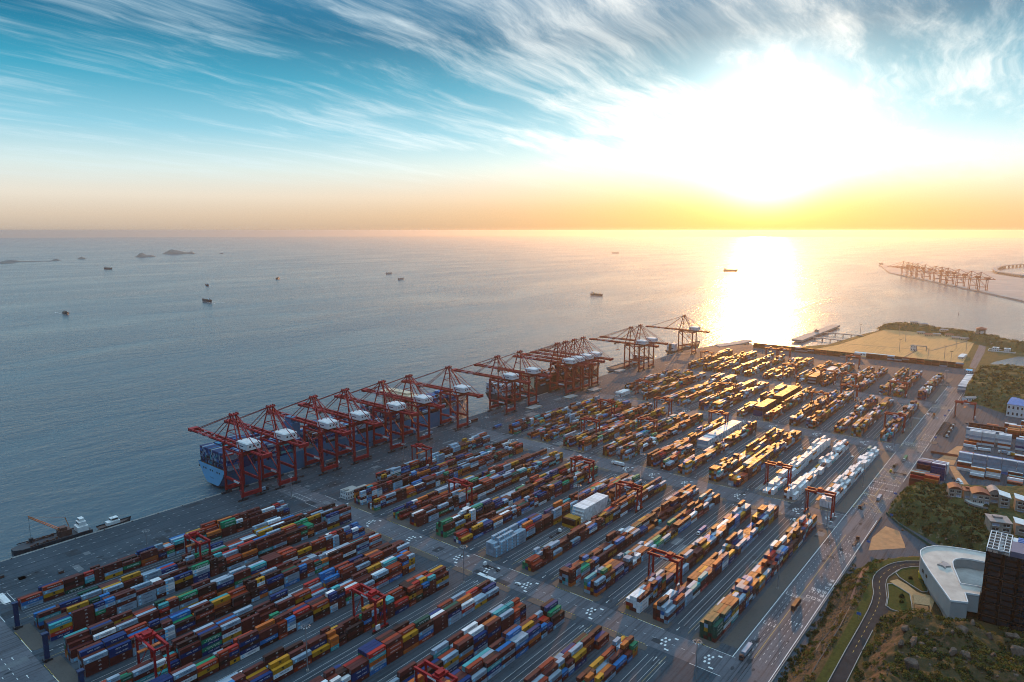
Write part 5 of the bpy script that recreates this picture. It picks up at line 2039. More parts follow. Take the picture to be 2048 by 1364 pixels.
for k_ in range(4):
    m_ = MB()
    xx, yy = tx0 + 5 + k_ * 5.2, 13.8 + (k_ % 2) * 0.6
    m_.box(xx - 1.0, xx + 1.0, yy - 1.0, yy + 1.0, tz, tz + 1.7)
    m_.cyl((xx, yy, tz + 1.7), (xx, yy, tz + 2.0), 0.8, n=12)
    m_.build('air_conditioner', M['white'], tw)
m_ = MB()
for k_ in range(3):
    m_.box(tx0 + 19 + k_ * 2.6, tx0 + 20.8 + k_ * 2.6, 3.0, 6.5, tz + 1.2, tz + 2.9)
m_.build('plant_box', M['blue'], tw)
tag(tw, 'tall dark glass tower with a white roof frame, cut by the right edge', 'tower')

# ---- villas on the green hill
M['stone'] = paint('sandstone_wall', (0.36, 0.30, 0.24), 0.8, 0.2, 0.6, dirt=(0.2, 0.16, 0.13))
M['redroof'] = paint('terracotta_roof', (0.26, 0.07, 0.035), 0.7, 0.25, 0.6)
M['greyroof'] = paint('pinkish_flat_roof', (0.30, 0.25, 0.23), 0.7, 0.2, 0.3)
M['bluewin'] = paint('reflective_glass', (0.30, 0.36, 0.48), 0.15, 0.1)


def villa(x, y, z, w, d, h, rz, roofm, lab, kind='flat', wins=3, name='villa', base=6):
    """w along local x (depth), d along local y (front facing -x)"""
    rt = empty(name, (x, y, z), R(rz))
    m_ = MB()
    m_.box(0, w, -d / 2, d / 2, -base, h)
    wl = m_.build('wall', M['stone'], rt)
    m_ = MB()
    if kind == 'flat':
        m_.box(-0.5, w + 0.5, -d / 2 - 0.5, d / 2 + 0.5, h + 0.003, h + 0.5)
        m_.box(w * 0.5, w * 0.8, -d * 0.2, d * 0.25, h + 0.5, h + 2.0)
    elif kind == 'curved':
        k_ = 10
        V = []
        for i in range(k_ + 1):
            t = i / k_
            zz = h + 0.05 + 2.6 * math.sin(math.pi * t)
            V += [(-0.8, -d / 2 - 0.4 + (d + 0.8) * t, zz), (w + 0.4, -d / 2 - 0.4 + (d + 0.8) * t, zz)]
        m_.add(V, [(2 * i, 2 * i + 1, 2 * i + 3, 2 * i + 2) for i in range(k_)])
        m_.add([(0, -d / 2 - 0.4 + (d + 0.8) * i / k_, h + 2.6 * math.sin(math.pi * i / k_)) for i in range(k_ + 1)], [tuple(range(k_, -1, -1))])
    else:
        m_.add([(-0.6, -d / 2 - 0.6, h), (w + 0.6, -d / 2 - 0.6, h), (w + 0.6, d / 2 + 0.6, h + 2.0), (-0.6, d / 2 + 0.6, h + 2.0), (-0.6, -d / 2 - 0.6, h + 0.4), (w + 0.6, -d / 2 - 0.6, h + 0.4), (w + 0.6, d / 2 + 0.6, h + 2.4), (-0.6, d / 2 + 0.6, h + 2.4)],
               [(4, 5, 6, 7), (0, 1, 5, 4), (1, 2, 6, 5), (2, 3, 7, 6), (3, 0, 4, 7), (3, 2, 1, 0)])
    m_.build('roof', roofm, rt)
    fl = max(1, int(h / 3.6))
    for f in range(fl):
        for q in range(wins):
            a = -d / 2 + d * (q + 0.18) / wins
            b = -d / 2 + d * (q + 0.82) / wins
            z0 = f * (h / fl) + 0.8
            m_ = MB()
            m_.box(-0.07, -0.004, a, b, z0, z0 + 1.9)
            wd = m_.build('window', M['bluewin'] if (f + q) % 3 == 0 else M['glass'], rt)
            m_ = MB()
            for e in (a, (a + b) / 2, b):
                m_.box(-0.13, -0.075, e - 0.07, e + 0.07, z0, z0 + 1.9)
            m_.box(-0.5, -0.075, a - 0.2, b + 0.2, z0 - 0.25, z0 - 0.02)
            m_.build('frame', M['white'], wd)
    for f in range(fl):
        m_ = MB()
        z0 = f * (h / fl) + 0.8
        m_.box(w * 0.25, w * 0.7, -d / 2 - 0.06, -d / 2 - 0.004, z0, z0 + 1.8)
        m_.build('window', M['glass'], rt)
    tag(rt, lab, 'house', 'stone villas on the green hill')
    return rt


villa(694, 57.0, 17, 12, 10, 7.5, 52 - 38, M['redroof'], 'leftmost stone villa with a red curved roof', 'curved', 2)
villa(697, 47.5, 17, 10, 7, 7, 14, M['redroof'], 'low stone link with two window bays between the red roofed villas', 'flat', 1)
villa(690, 38.0, 17, 14, 13, 8.5, 14, M['redroof'], 'large stone villa with red curved roof above the round terrace', 'curved', 3)
villa(700, 29.0, 17, 13, 8, 9.5, 14, M['greyroof'], 'stone villa with grey barrel roof behind the terrace', 'curved', 1)
villa(693, 21.5, 15, 12, 7.5, 11, 8, M['white'], 'tall narrow stone villa with white roof, left of its twin', 'slope', 1)
villa(692, 9.5, 15, 12, 9, 11, 8, M['white'], 'tall narrow stone villa with white roof at the right edge', 'slope', 1)
villa(632, 20.0, 14, 15, 14, 11, 18, M['greyroof'], 'stone villa with flat pinkish roof just above the dark tower', 'flat', 2)
villa(636, 5.0, 14, 12, 12, 10.5, 10, M['white'], 'stone villa with white sloping roof partly hidden by the dark tower', 'slope', 1)
# round terrace on posts
tr = empty('terrace', (0, 0, 0))
TP = [(693, 49.5), (688, 49.3), (683, 46), (679.5, 41), (678.5, 36), (680, 31.8), (686, 31.5), (690, 36)]
m_ = MB()
m_.prism(TP, 17.4, 18.0)
m_.build('deck', M['concrete'], tr)
m_ = MB()
for i in range(1, 5):
    m_.bar((*TP[i], 18.6), (*TP[i + 1], 18.6), 0.2, 1.0)
m_.build('parapet', M['concrete'], tr)
for i in range(1, 6):
    m_ = MB()
    m_.bar((TP[i][0] + 0.5, TP[i][1], 6), (TP[i][0] + 0.5, TP[i][1], 17.4), 0.6)
    m_.build('post', M['stone'], tr)
tag(tr, 'rounded concrete terrace standing on posts below the red roofed villa', 'terrace')

# ---- smaller buildings


def block_house(name, x, y, w, d, h, rz, wallm, roofm, lab, nwin=4, cat='building', fl=1, z=0, peak=0.0, group=None):
    rt = empty(name, (x, y, z), R(rz))
    m_ = MB()
    m_.box(-w / 2, w / 2, -d / 2, d / 2, 0, h)
    m_.build('wall', wallm, rt)
    m_ = MB()
    if peak:
        o_ = 0.4
        m_.add([(-w / 2 - o_, -d / 2 - o_, h), (w / 2 + o_, -d / 2 - o_, h), (w / 2 + o_, d / 2 + o_, h), (-w / 2 - o_, d / 2 + o_, h), (0, -d / 2 - o_, h + peak), (0, d / 2 + o_, h + peak)],
               [(1, 2, 5, 4), (3, 0, 4, 5), (0, 1, 4), (2, 3, 5), (3, 2, 1, 0)])
    else:
        m_.box(-w / 2 - 0.2, w / 2 + 0.2, -d / 2 - 0.2, d / 2 + 0.2, h + 0.003, h + 0.35)
        m_.box(-w / 2 + 1, -w / 2 + w * 0.3, -d * 0.2, d * 0.2, h + 0.35, h + 1.6)
    m_.build('roof', roofm, rt)
    for f in range(fl):
        for q in range(nwin):
            z0 = f * (h / fl) + h / fl * 0.3
            for (ax, k_) in ((-1, d), ):
                a = -k_ / 2 + k_ * (q + 0.3) / nwin
                m_ = MB()
                m_.box(-w / 2 - 0.05, -w / 2 - 0.003, a, a + k_ * 0.4 / nwin, z0, z0 + h / fl * 0.42)
                m_.build('window', M['glass'], rt)
            nw2 = max(1, int(nwin * w / d))
            if q < nw2:
                a = -w / 2 + w * (q + 0.3) / nw2
                m_ = MB()
                m_.box(a, a + w * 0.4 / nw2, -d / 2 - 0.05, -d / 2 - 0.003, z0, z0 + h / fl * 0.42)
                m_.build('window', M['glass'], rt)
    m_ = MB()
    m_.box(-w / 2 - 0.07, -w / 2 - 0.005, -d / 2 + 0.5, -d / 2 + 1.7, 0, 2.2)
    m_.build('door', M['dark'], rt)
    tag(rt, lab, cat, group)
    return rt


block_house('port_office', 385, 509, 14, 11, 7.5, 0, M['white'], M['concrete'], 'white two storey port office with a dark windowed front by the blue ship', 4, fl=2)
block_house('port_office', 400, 510, 14, 9, 4.4, 0, M['white'], M['concrete'], 'low white annexe standing beside the two storey port office', 4)
block_house('port_office', 908, 514, 28, 11, 5.6, 0, M['white'], M['white'], 'white single storey house on the quayside by the four packed cranes', 5)
block_house('shed', 1506, 283, 9, 72, 5.5, -2, M['white'], M['white'], 'long narrow white shed just beyond the end wall of the yard', 14, peak=1.6)
block_house('gate_house', 1640, 236, 9, 9, 11, 0, M['white'], M['concrete'], 'small white two storey gate house on the bare lot', 2, fl=2)
g_ = empty('lot_gate', (1647, 222, 0))
for yy in (-9, 9):
    m_ = MB()
    m_.box(-0.8, 0.8, yy - 0.8, yy + 0.8, 0, 9)
    m_.build('post', M['concrete'], g_)
m_ = MB()
m_.box(-1.2, 1.2, -9.8, 9.8, 9.003, 10.6)
m_.build('crossbeam', M['concrete'], g_)
tag(g_, 'concrete portal gate beside the white gate house on the bare lot', 'gate')
block_house('hut', 1612, 145, 46, 9, 4, -3, M['white'], M['white'], 'white hut with a pale roof on the right part of the bare lot', 6, peak=1.0)
block_house('hut', 1448, 118, 16, 9, 4, 0, M['white'], M['sky_blue'], 'tiny hut with blue roof at the right end of the wall of boxes', 3, peak=1.0)
block_house('lot_office', 1201, 88, 9, 30, 6, 40, M['white'], M['greyroof'], 'long white office at the foot of the far green hill', 8, peak=1.2)
block_house('warehouse', 1158, 26, 60, 34, 17, -4, M['white'], M['blue'], 'white warehouse with a bright blue roof at the right edge', 7, fl=2, peak=2.4)
block_house('hut', 1205, 64, 10, 5, 4, 30, M['white'], M['white'], 'small white cabin right of the long office', 3)
tb = block_house('lookout_tower', 1896, 140, 17, 17, 25, 0, M['stone'], M['redroof'], 'square tower with a brown overhanging roof on the headland', 1, cat='tower', fl=4)
m_ = MB()
m_.box(-10.5, 10.5, -10.5, 10.5, 25.36, 26.6)
m_.add([(-10.5, -10.5, 26.6), (10.5, -10.5, 26.6), (10.5, 10.5, 26.6), (-10.5, 10.5, 26.6), (0, 0, 31)], [(0, 1, 4), (1, 2, 4), (2, 3, 4), (3, 0, 4)])
m_.build('cap_roof', M['redroof'], tb)
m_ = MB()
m_.box(-8.7, -8.56, -6.5, 0.5, 1, 22)
m_.build('white_panel', M['white'], tb)
BUN = [(1912, 262, 'leftmost pale bungalow of the cluster on the headland'), (1888, 243, 'second pale bungalow from the left on the headland'), (1905, 228, 'third pale bungalow from the left on the headland'), (1938, 218, 'pale bungalow standing higher up behind the headland cluster'),
       (1912, 203, 'right hand pale bungalow of the headland cluster'), (2004, 292, 'pale bungalow farthest out toward the tip of the headland'), (1985, 268, 'pale bungalow second from the tip of the headland'), (1872, 186, 'low white building between the bungalows and the square tower'), (1866, 168, 'low white building beside the square tower')]
for (a, b, lab) in BUN:
    block_house('bungalow', a, b, 9, 17, 5.0, 20, M['cream'], M['redroof'] if b % 2 else M['greyroof'], lab, 4, z=max(0, ridge_h(a, b)), peak=2.2, cat='house', group='bungalows on the headland')
for (a, b, w, d, lab) in ((1745, 100, 14, 11, 'left white cottage inside the white walled plot'), (1743, 80, 14, 11, 'right white cottage inside the white walled plot'), (1806, 100, 12, 26, 'pale low building behind the white walled plot'), (1835, 92, 12, 12, 'small white building farthest behind the white walled plot')):
    block_house('cottage', a, b, w, d, 7, 0, M['white'], M['redroof'] if d > 20 else M['white'], lab, 3, fl=2, cat='house')
wl = MB()
for (a, b) in (((1730, 112), (1730, 66)), ((1730, 66), (1760, 66)), ((1730, 112), (1760, 112)), ((1760, 112), (1760, 66))):
    wl.bar((*a, 1.0), (*b, 1.0), 0.6, 2.2)
tag(wl.build('plot_wall', M['white']), 'white wall enclosing the plot with two cottages', 'wall')

# ---- pier, trestles, jetty
def pier(name, lab, polys, z0, z1, posts, cat='pier'):
    rt = empty(name, (0, 0, 0))
    m_ = MB()
    for p in polys:
        m_.prism(p, z0, z1)
    m_.build('deck', M['concrete'], rt)
    for (a, b) in posts:
        m_ = MB()
        m_.cyl((a, b, -8), (a, b, z0), 1.1, n=8)
        m_.build('pile', M['concrete'], rt)
    tag(rt, lab, cat)
    return rt


pier('pier', 'long offshore pier platform in the golden water', [rect(1618, 1752, 455, 478), rect(1752.01, 1945, 453, 474)], -2.0, 2.6, [(x_, y_) for x_ in range(1622, 1944, 14) for y_ in (457, 471)])


def trestle(p, q, w, lab):
    p, q = Vector(p), Vector(q)
    d = (q - p).normalized()
    nrm = Vector((-d.y, d.x)) * w / 2
    poly = [tuple(p + nrm), tuple(p - nrm), tuple(q - nrm), tuple(q + nrm)]
    n = int((q - p).length / 17)
    pier('trestle', lab, [poly], 0.2, 2.0, [tuple(p.lerp(q, (k_ + 0.5) / n)) for k_ in range(n)], 'trestle')


trestle((1786, 452.5), (1792, 364), 6, 'farther of two trestles linking the offshore pier to the shore')
trestle((1690, 454.5), (1684, 386), 7, 'nearer of two trestles linking the offshore pier to the shore')
pier('jetty', 'low jetty with loading arms beyond the end of the quay', [[(1424, 570), (1442, 588), (1560, 562), (1555, 545), (1500, 548)]], -2.0, 1.2, [(x_, 576 - (x_ - 1430) * 0.2) for x_ in range(1436, 1556, 14)], 'jetty')
block_house('hut', 1775, 466, 9, 8, 5, 0, M['concrete'], M['concrete'], 'small square hut on the offshore pier', 2, z=2.6)

# ---- far terminal across the water
FT = [(5700, 1090), (4650, 834), (3386, 251), (3062, 109), (2900, 40), (2900, -400), (5200, -400), (5000, 120)]
mb = MB()
mb.prism(FT, -9, 1.0)
tag(mb.build('far_terminal', paint('far_terminal_paving', (0.34, 0.30, 0.27), 0.8, 0.2, 0.01)), kind='structure')
m_ = MB()
for sx in (-9, 9):
    for sy in (-15, 15):
        m_.bar((sx, sy, 0), (sx, sy, 46), 2.2)
    m_.bar((sx, -15, 16), (sx, 15, 16), 2)
    m_.bar((sx, 15, 45), (sx, -15, 17), 1.0)
for sy in (-15, 15):
    m_.bar((-9, sy, 4), (9, sy, 4), 2.4)
    m_.bar((-9, sy, 45), (9, sy, 45), 2)
for sx in (-3, 3):
    m_.bar((sx, -44, 47.6), (sx, 92, 47.6), 1.8, 2.4)
    m_.bar((sx * 3, 15, 46), (sx * 0.7, 9, 77), 1.4)
    m_.bar((sx * 0.7, 9, 77), (sx, 84, 49), 0.8)
    m_.bar((sx * 0.7, 9, 77), (sx, 46, 49), 0.8)
    m_.bar((sx * 0.7, 9, 77), (sx, -42, 49), 0.8)
m_.box(-7, 7, -24, -6, 49.5, 56.5)
ROMAN = ['nearest the breakwater', 'second', 'third', 'fourth', 'fifth', 'sixth', 'seventh', 'eighth', 'ninth', 'tenth', 'last, at the right']
qd = Vector((3386 - 4650, 251 - 834)).normalized()
for i, xx in enumerate((4440, 4360, 4290, 4210, 4100, 3960, 3880, 3810, 3690, 3560, 3470)):
    t = (xx - 4650) / (3386 - 4650)
    yy = 834 + (251 - 834) * t
    if i == 0:
        c0 = m_.build('quay_crane', M['red'])
        c = c0
    else:
        c = c0.copy()
        COL.objects.link(c)
    c.location = (xx - qd.y * -22, yy - 22, 1.0)
    c.rotation_euler = (0, 0, math.atan2(qd.y, qd.x) - math.pi)
    tag(c, ('distant red quay crane on the terminal across the bay, ' + (ROMAN[i] if i in (0, 10) else ROMAN[i] + ' from the left')), 'quay crane', 'quay cranes of the distant terminal')
block_house('warehouse', 3560, 40, 90, 60, 16, 0, M['white'], M['blue'], 'pale blue roofed shed on the distant terminal', 6)
pts = [(6111, 241), (5781, 332), (5523, 356), (5171, 350), (4885, 312), (4712, 243), (4560, 174), (4300, 60)]
rt = empty('causeway_bridge', (0, 0, 0))
m_ = MB()
for a, b in zip(pts, pts[1:]):
    m_.bar((*a, 14), (*b, 14), 26, 5)
m_.build('deck', M['concrete'], rt)
for a, b in zip(pts, pts[1:]):
    for k_ in range(5):
        p = Vector(a).lerp(Vector(b), k_ / 5)
        m_ = MB()
        m_.cyl((p.x, p.y, -6), (p.x, p.y, 11.5), 6, n=8)
        m_.build('pier', M['concrete'], rt)
tag(rt, 'curving causeway bridge behind the distant terminal', 'bridge')
tag(block_house('hut', 5690, 1078, 60, 18, 12, 20, M['concrete'], M['concrete'], 'end beacon block of the far breakwater', 2), None)

# ---- lot fence, blue sign boards, barrier row
def wall_run(name, pts, h, w, m, lab, cat):
    m_ = MB()
    for a, b in zip(pts, pts[1:]):
        m_.bar((*a, h / 2), (*b, h / 2), w, h)
    return tag(m_.build(name, m), lab, cat)


wall_run('lot_wall', [(882, 100), (885, 74)], 2.6, 0.5, M['redroof'], 'low brown wall across the lot behind the long white pile', 'wall')
wall_run('site_fence', [(661, 104), (640, 90), (612, 64), (602, 50)], 2.2, 0.2, paint('green_fence', (0.02, 0.09, 0.06), 0.6, 0.3), 'dark green fence along the foot of the green hill', 'fence')
wall_run('edge_wall', [(250, 105.6), (556, 105.6)], 0.9, 0.4, M['concrete'], 'long low pale wall along the hill side of the main road', 'wall')
wall_run('lot_kerb', [(885, 104.5), (1290, 104.5)], 0.3, 0.5, M['concrete'], 'long kerb between the main road and the lot', 'kerb')
for i, (a, b, z_, lab) in enumerate(((581, 102, 0, 'blue road sign beside the hedge at the plaza'), (650, 98, 0.5, 'blue road sign at the corner of the green hill'), (709, 105.5, 0, 'tall blue sign at the roadside above the green hill'), (425, 76.3, TOPZ - 0.3, 'blue road sign beside the upper road'),
                                       (1098, 108, 0, 'blue sign board left of the lone yard crane on the lot, farther one'), (1062, 108, 0, 'blue sign board left of the lone yard crane on the lot, nearer one'), (940, 103, 0.1, 'small blue figure sign on the kerbed island'))):
    rt = empty('road_sign', (a, b, z_))
    m_ = MB()
    m_.cyl((0.1, 0, 0), (0.1, 0, 4.6), 0.1, n=8)
    m_.build('post', M['steel'], rt)
    m_ = MB()
    m_.box(-0.06, 0.0, -1.3, 1.3, 3.0, 4.8)
    m_.build('panel', M['blue'], rt)
    tag(rt, lab, 'road sign', 'blue road signs')
for i in range(22):
    if i == 0:
        m_ = MB()
        m_.add([(-1, -0.35, 0), (1, -0.35, 0), (1, 0.35, 0), (-1, 0.35, 0), (-1, -0.12, 0.9), (1, -0.12, 0.9), (1, 0.12, 0.9), (-1, 0.12, 0.9)], [(0, 1, 5, 4), (1, 2, 6, 5), (2, 3, 7, 6), (3, 0, 4, 7), (4, 5, 6, 7)])
        br0 = m_.build('road_barrier', M['dark'])
        c = br0
    else:
        c = br0.copy()
        COL.objects.link(c)
    c.location = (594 + i * 2.6, 105.6, 0.02)
    tag(c, 'dark low barrier block in the row closing off the plaza from the main road', 'barrier', 'barrier blocks between the plaza and the main road')
m_ = MB()
m_.prism([(921, 104), (926, 108), (932, 106), (936, 101), (930, 99), (924, 100)], 0, 0.3)
tag(m_.build('kerb_island', M['verge']), kind='structure')

# masts on the bare lot
pl = empty('lamp_post')
m_ = MB()
m_.cyl((0, 0, 0), (0, 0, 27), 0.5, 0.25, n=8)
m_.build('pole', M['steel'], pl)
m_ = MB()
m_.box(-0.4, 0.4, -2.6, 2.6, 26.6, 27.4)
m_.build('lamp_head', M['dark'], pl)
LP = [(1795, 372, 'on the shore at the left corner of the bare lot'), (1585, 405, 'near left corner of the bare lot'), (1600, 255, 'left of the white gate house on the bare lot'), (1760, 270, 'at the back of the bare lot, left one'), (1860, 300, 'at the back of the bare lot, farthest'),
      (1740, 170, 'at the back right of the bare lot, left of a pair'), (1700, 148, 'at the back right of the bare lot, right of a pair'), (1560, 170, 'in the right part of the bare lot near the dashes'), (1500, 190, 'just behind the wall of boxes, right half'), (1495, 152, 'nearest the hut with the blue roof')]
for i, (a, b, lab) in enumerate(LP):
    o = pl if i == 0 else copy_tree(pl)
    o.location = (a, b, 0)
    tag(o, 'thin lamp post ' + lab, 'lamp post', 'lamp posts on the bare lot')

# ------------------------------------------------------------------ trucks, cars


def wheels(root, spots, r=0.5):
    for (a, b) in spots:
        m_ = MB()
        m_.cyl((a, b - 0.16, r), (a, b + 0.16, r), r, n=12)
        w_ = m_.build('wheel', M['rubber'], root)


def truck_parts(root, cabm, trailer=True):
    """facing +x, front at x = 7.6"""
    m_ = MB()
    m_.box(1.8, 7.4, -0.45, 0.45, 0.75, 1.05)
    m_.build('chassis', M['dark'], root)
    m_ = MB()
    V = [(5.4, -1.2, 0.9), (7.6, -1.2, 0.9), (7.6, 1.2, 0.9), (5.4, 1.2, 0.9), (5.4, -1.2, 3.1), (7.3, -1.15, 3.1), (7.3, 1.15, 3.1), (5.4, 1.2, 3.1)]
    m_.add(V, [(0, 3, 2, 1), (4, 5, 6, 7), (0, 1, 5, 4), (1, 2, 6, 5), (2, 3, 7, 6), (3, 0, 4, 7)])
    m_.box(5.5, 6.9, -0.9, 0.9, 3.1, 3.45)
    cb_ = m_.build('cab', cabm, root)
    m_ = MB()
    m_.add([(7.52, -1.05, 1.9), (7.52, 1.05, 1.9), (7.36, 1.05, 2.9), (7.36, -1.05, 2.9)], [(0, 1, 2, 3)])
    m_.build('windscreen', M['glass'], cb_)
    wheels(root, [(6.6, -1.0), (6.6, 1.0), (2.9, -1.0), (2.9, 1.0)])
    if trailer:
        m_ = MB()
        m_.box(-8.2, 4.4, -0.55, -0.35, 1.05, 1.4)
        m_.box(-8.2, 4.4, 0.35, 0.55, 1.05, 1.4)
        for k_ in range(6):
            m_.box(-8.2 + k_ * 2.45, -7.9 + k_ * 2.45, -1.2, 1.2, 1.1, 1.4)
        m_.build('trailer', M['dark'], root)
        wheels(root, [(-6.9, -1.0), (-6.9, 1.0), (-5.6, -1.0), (-5.6, 1.0)])


tp = {}


def truck(x, y, rz, cab, load, lab, lablong=None):
    if cab not in tp:
        tp[cab] = empty('container_truck')
        truck_parts(tp[cab], M[cab])
        o = tp[cab]
    else:
        o = copy_tree(tp[cab])
    o.location = (x, y, 0.03)
    o.rotation_euler = (0, 0, R(rz))
    tag(o, lab, 'truck', 'container trucks on the roads')
    if load:
        key = (LONG, load)
        if key not in protos:
            body = container_body(LONG, PAL[load][0]).build('shipping_container', M['box'])
            container_door(PAL[load][0]).build('door', M['box'], body)
            protos[key] = body
            c = body
        else:
            c = copy_tree(protos[key])
        d = Matrix.Rotation(R(rz), 3, 'Z') @ Vector((-8.0, -CW / 2, 1.42))
        c.location = Vector((x, y, 0.03)) + d
        c.rotation_euler = (0, 0, R(rz))
        tag(c, f'{load} container riding on the {lablong or lab}'[:110], 'container', 'containers carried on trucks')


truck(378, 126.3, 180, 'hull_rust', 'pale grey', 'red cabbed truck at the bottom of the main road', 'truck at the bottom of the main road')
truck(452, 119.2, 0, 'dark', 'dark brown', 'dark truck driving up the main road beside the yellow line', 'dark truck on the main road')
truck(363, 313, 90, 'white', None, 'empty flatbed truck with a white cab turning at the crossroad')
truck(664, 124.8, 180, 'hull_rust', None, 'reddish bobtail truck facing us near the yard crane on the main road')
truck(694, 115.8, 0, 'dark', 'pale grey', 'truck beside the corner of the green hill', 'truck beside the green hill')
truck(581, 111.0, 0, 'hull_rust', None, 'red truck with an empty trailer by the plaza corner')
truck(782, 116.0, 90, 'yellow', None, 'yellow trailer truck lying across the main road by the hatched box')
truck(806, 122.5, 180, 'green' if 'green' in M else 'orange', None, 'orange truck left one of two at the hatched box')
truck(836, 118.0, 180, 'white', 'green', 'truck right one of two at the hatched box', 'truck by the hatched box')
truck(1064, 121.8, 0, 'orange', None, 'orange truck far up the main road')
truck(439, 509, 180, 'dark', None, 'dark empty truck behind the two storey port office')
truck(622, 356, 90, 'white', 'white', 'long truck crossing between the middle and the far block', 'truck crossing between the blocks')
truck(648, 548, 180, 'dark', 'bright blue', 'truck parked on the apron past the middle block', 'truck on the apron past the middle block')
truck(440, 309, 0, 'white', None, 'empty truck in the wide lane before the white block')
truck(560, 436, 0, 'white', None, 'truck in the lane behind the near yard cranes')
for i, xx in enumerate((330, 372, 420, 458, 505, 560, 606, 640, 712, 770)):
    truck(xx + 9, 588 + (i % 3) * 4.0 - 2, 180 if i % 2 else 0, 'white' if i % 3 else 'dark', ['pale grey', None, 'maroon', None, 'pale grey'][i % 5], f'truck waiting under the {ORD[i + 1]} gantry bay counted along the quay from the stern', f'truck waiting in the {ORD[i + 1]} bay under the quay cranes')
for i, (xx, yy, rz_, cab_, ld_) in enumerate(((205, 451, 0, 'white', 'maroon'), (268, 397, 180, 'hull_rust', None), (172, 344, 0, 'white', 'pale grey'), (300, 274, 180, 'white', None), (432, 452, 180, 'hull_rust', 'ochre yellow'), (500, 398, 0, 'white', None), (548, 343, 180, 'white', 'rust red'), (455, 273, 0, 'hull_rust', None), (520, 219, 180, 'white', 'bright blue'), (690, 452, 0, 'white', None), (770, 398, 180, 'hull_rust', 'pale grey'), (705, 274, 0, 'white', 'orange'), (800, 219, 180, 'white', None), (960, 398, 0, 'white', None), (1010, 273, 180, 'white', 'maroon'))):
    blk = 'near block' if xx < 350 else 'middle block' if xx < 610 else 'far block' if xx < 870 else 'fourth block'
    ln = {451: 'second', 452: 'second', 397: 'third', 398: 'third', 343: 'fourth', 344: 'fourth', 273: 'sixth', 274: 'sixth', 219: 'seventh'}[yy]
    truck(xx, yy - 3, rz_, cab_, ld_, f'{"white" if cab_ == "white" else "red"} cabbed truck in the {ln} lane from the quay, {blk}', f'truck in the {ln} lane, {blk}')
for i in range(11):
    truck(966 + i * 6.6, 99.5 + (i % 2) * 0.3, 242, 'dark' if i % 3 else 'white', None, f'parked trailer truck, {ORD[i + 1]} in the slanting row on the lot counted from this side')
for i, (a, b, c_, l_) in enumerate(((795, 66.5, 'white', None), (787, 61.5, 'white', 'white'), (779, 58.5, 'white', None))):
    truck(a, b, 200, c_, l_, f'white cabbed truck beside the red and navy piles, {["farthest", "middle", "nearest"][i]} of three', f'{["", "middle", ""][i]} white truck by the red pile')
for i, (a, b, l_) in enumerate(((926, 55, 'white'), (930, 33, 'pale grey'), (925, 24, 'ochre yellow'))):
    truck(a, b, 100 - i * 14, 'white', l_, f'{["leftmost", "middle", "rightmost"][i]} of three trucks in front of the pale wall on the lot', f'{["leftmost", "middle", "rightmost"][i]} truck before the pale wall')


def car(x, y, rz, m, lab):
    rt = empty('parked_car', (x, y, 0.03), R(rz))
    m_ = MB()
    prof = [(-2.2, 0.35), (2.2, 0.35), (2.25, 0.8), (1.3, 0.95), (0.75, 1.45), (-1.2, 1.45), (-1.9, 0.98), (-2.25, 0.85)]
    V = [(a, -0.88, b) for a, b in prof] + [(a, 0.88, b) for a, b in prof]
    n = len(prof)
    m_.add(V, [tuple(range(n)), tuple(range(2 * n - 1, n - 1, -1))] + [(i, i + n, (i + 1) % n + n, (i + 1) % n) for i in range(n)])
    bd = m_.build('body', m, rt)
    m_ = MB()
    for s_ in (-0.885, 0.885):
        m_.quad((-1.5, s_, 1.0), (1.0, s_, 1.0), (0.65, s_, 1.38), (-1.1, s_, 1.38))
    m_.add([(1.32, -0.75, 0.98), (1.32, 0.75, 0.98), (0.80, 0.7, 1.43), (0.80, -0.7, 1.43)], [(0, 1, 2, 3)])
    m_.build('window', M['glass'], bd)
    wheels(rt, [(1.4, -0.8), (1.4, 0.8), (-1.4, -0.8), (-1.4, 0.8)], 0.33)
    tag(rt, lab, 'car')


car(357, 283, 95, M['white'], 'white car on the first crossroad')
car(595, 163.5, 180, M['white'], 'pale car at the second crossroad, left of the yard crane')
car(1070, 128.9, 0, M['white'], 'white car on the far part of the main road')
car(811, 165.6, 0, M['white'], 'white car in the lane between rows of refrigerated boxes')
car(1050, 82, 30, M['dark'], 'dark car parked beside the slanting row of trailers')

# open white bin at the end of the refrigerated rows
rt = empty('open_enclosure', (846, 187, 0))
m_ = MB()
m_.box(-6, 6, -6, -5.6, 0, 5)
m_.box(-6, 6, 5.6, 6, 0, 5)
m_.box(-6, -5.6, -5.59, 5.59, 0, 5)
m_.box(5.6, 6, -5.59, 5.59, 0, 5)
m_.build('wall', M['white'], rt)
m_ = MB()
m_.box(-5.58, 5.58, -5.58, 5.58, 0.05, 3.2)
m_.build('floor', M['verge'], rt)
tag(rt, 'open topped white walled enclosure at the end of the white refrigerated rows', 'enclosure')

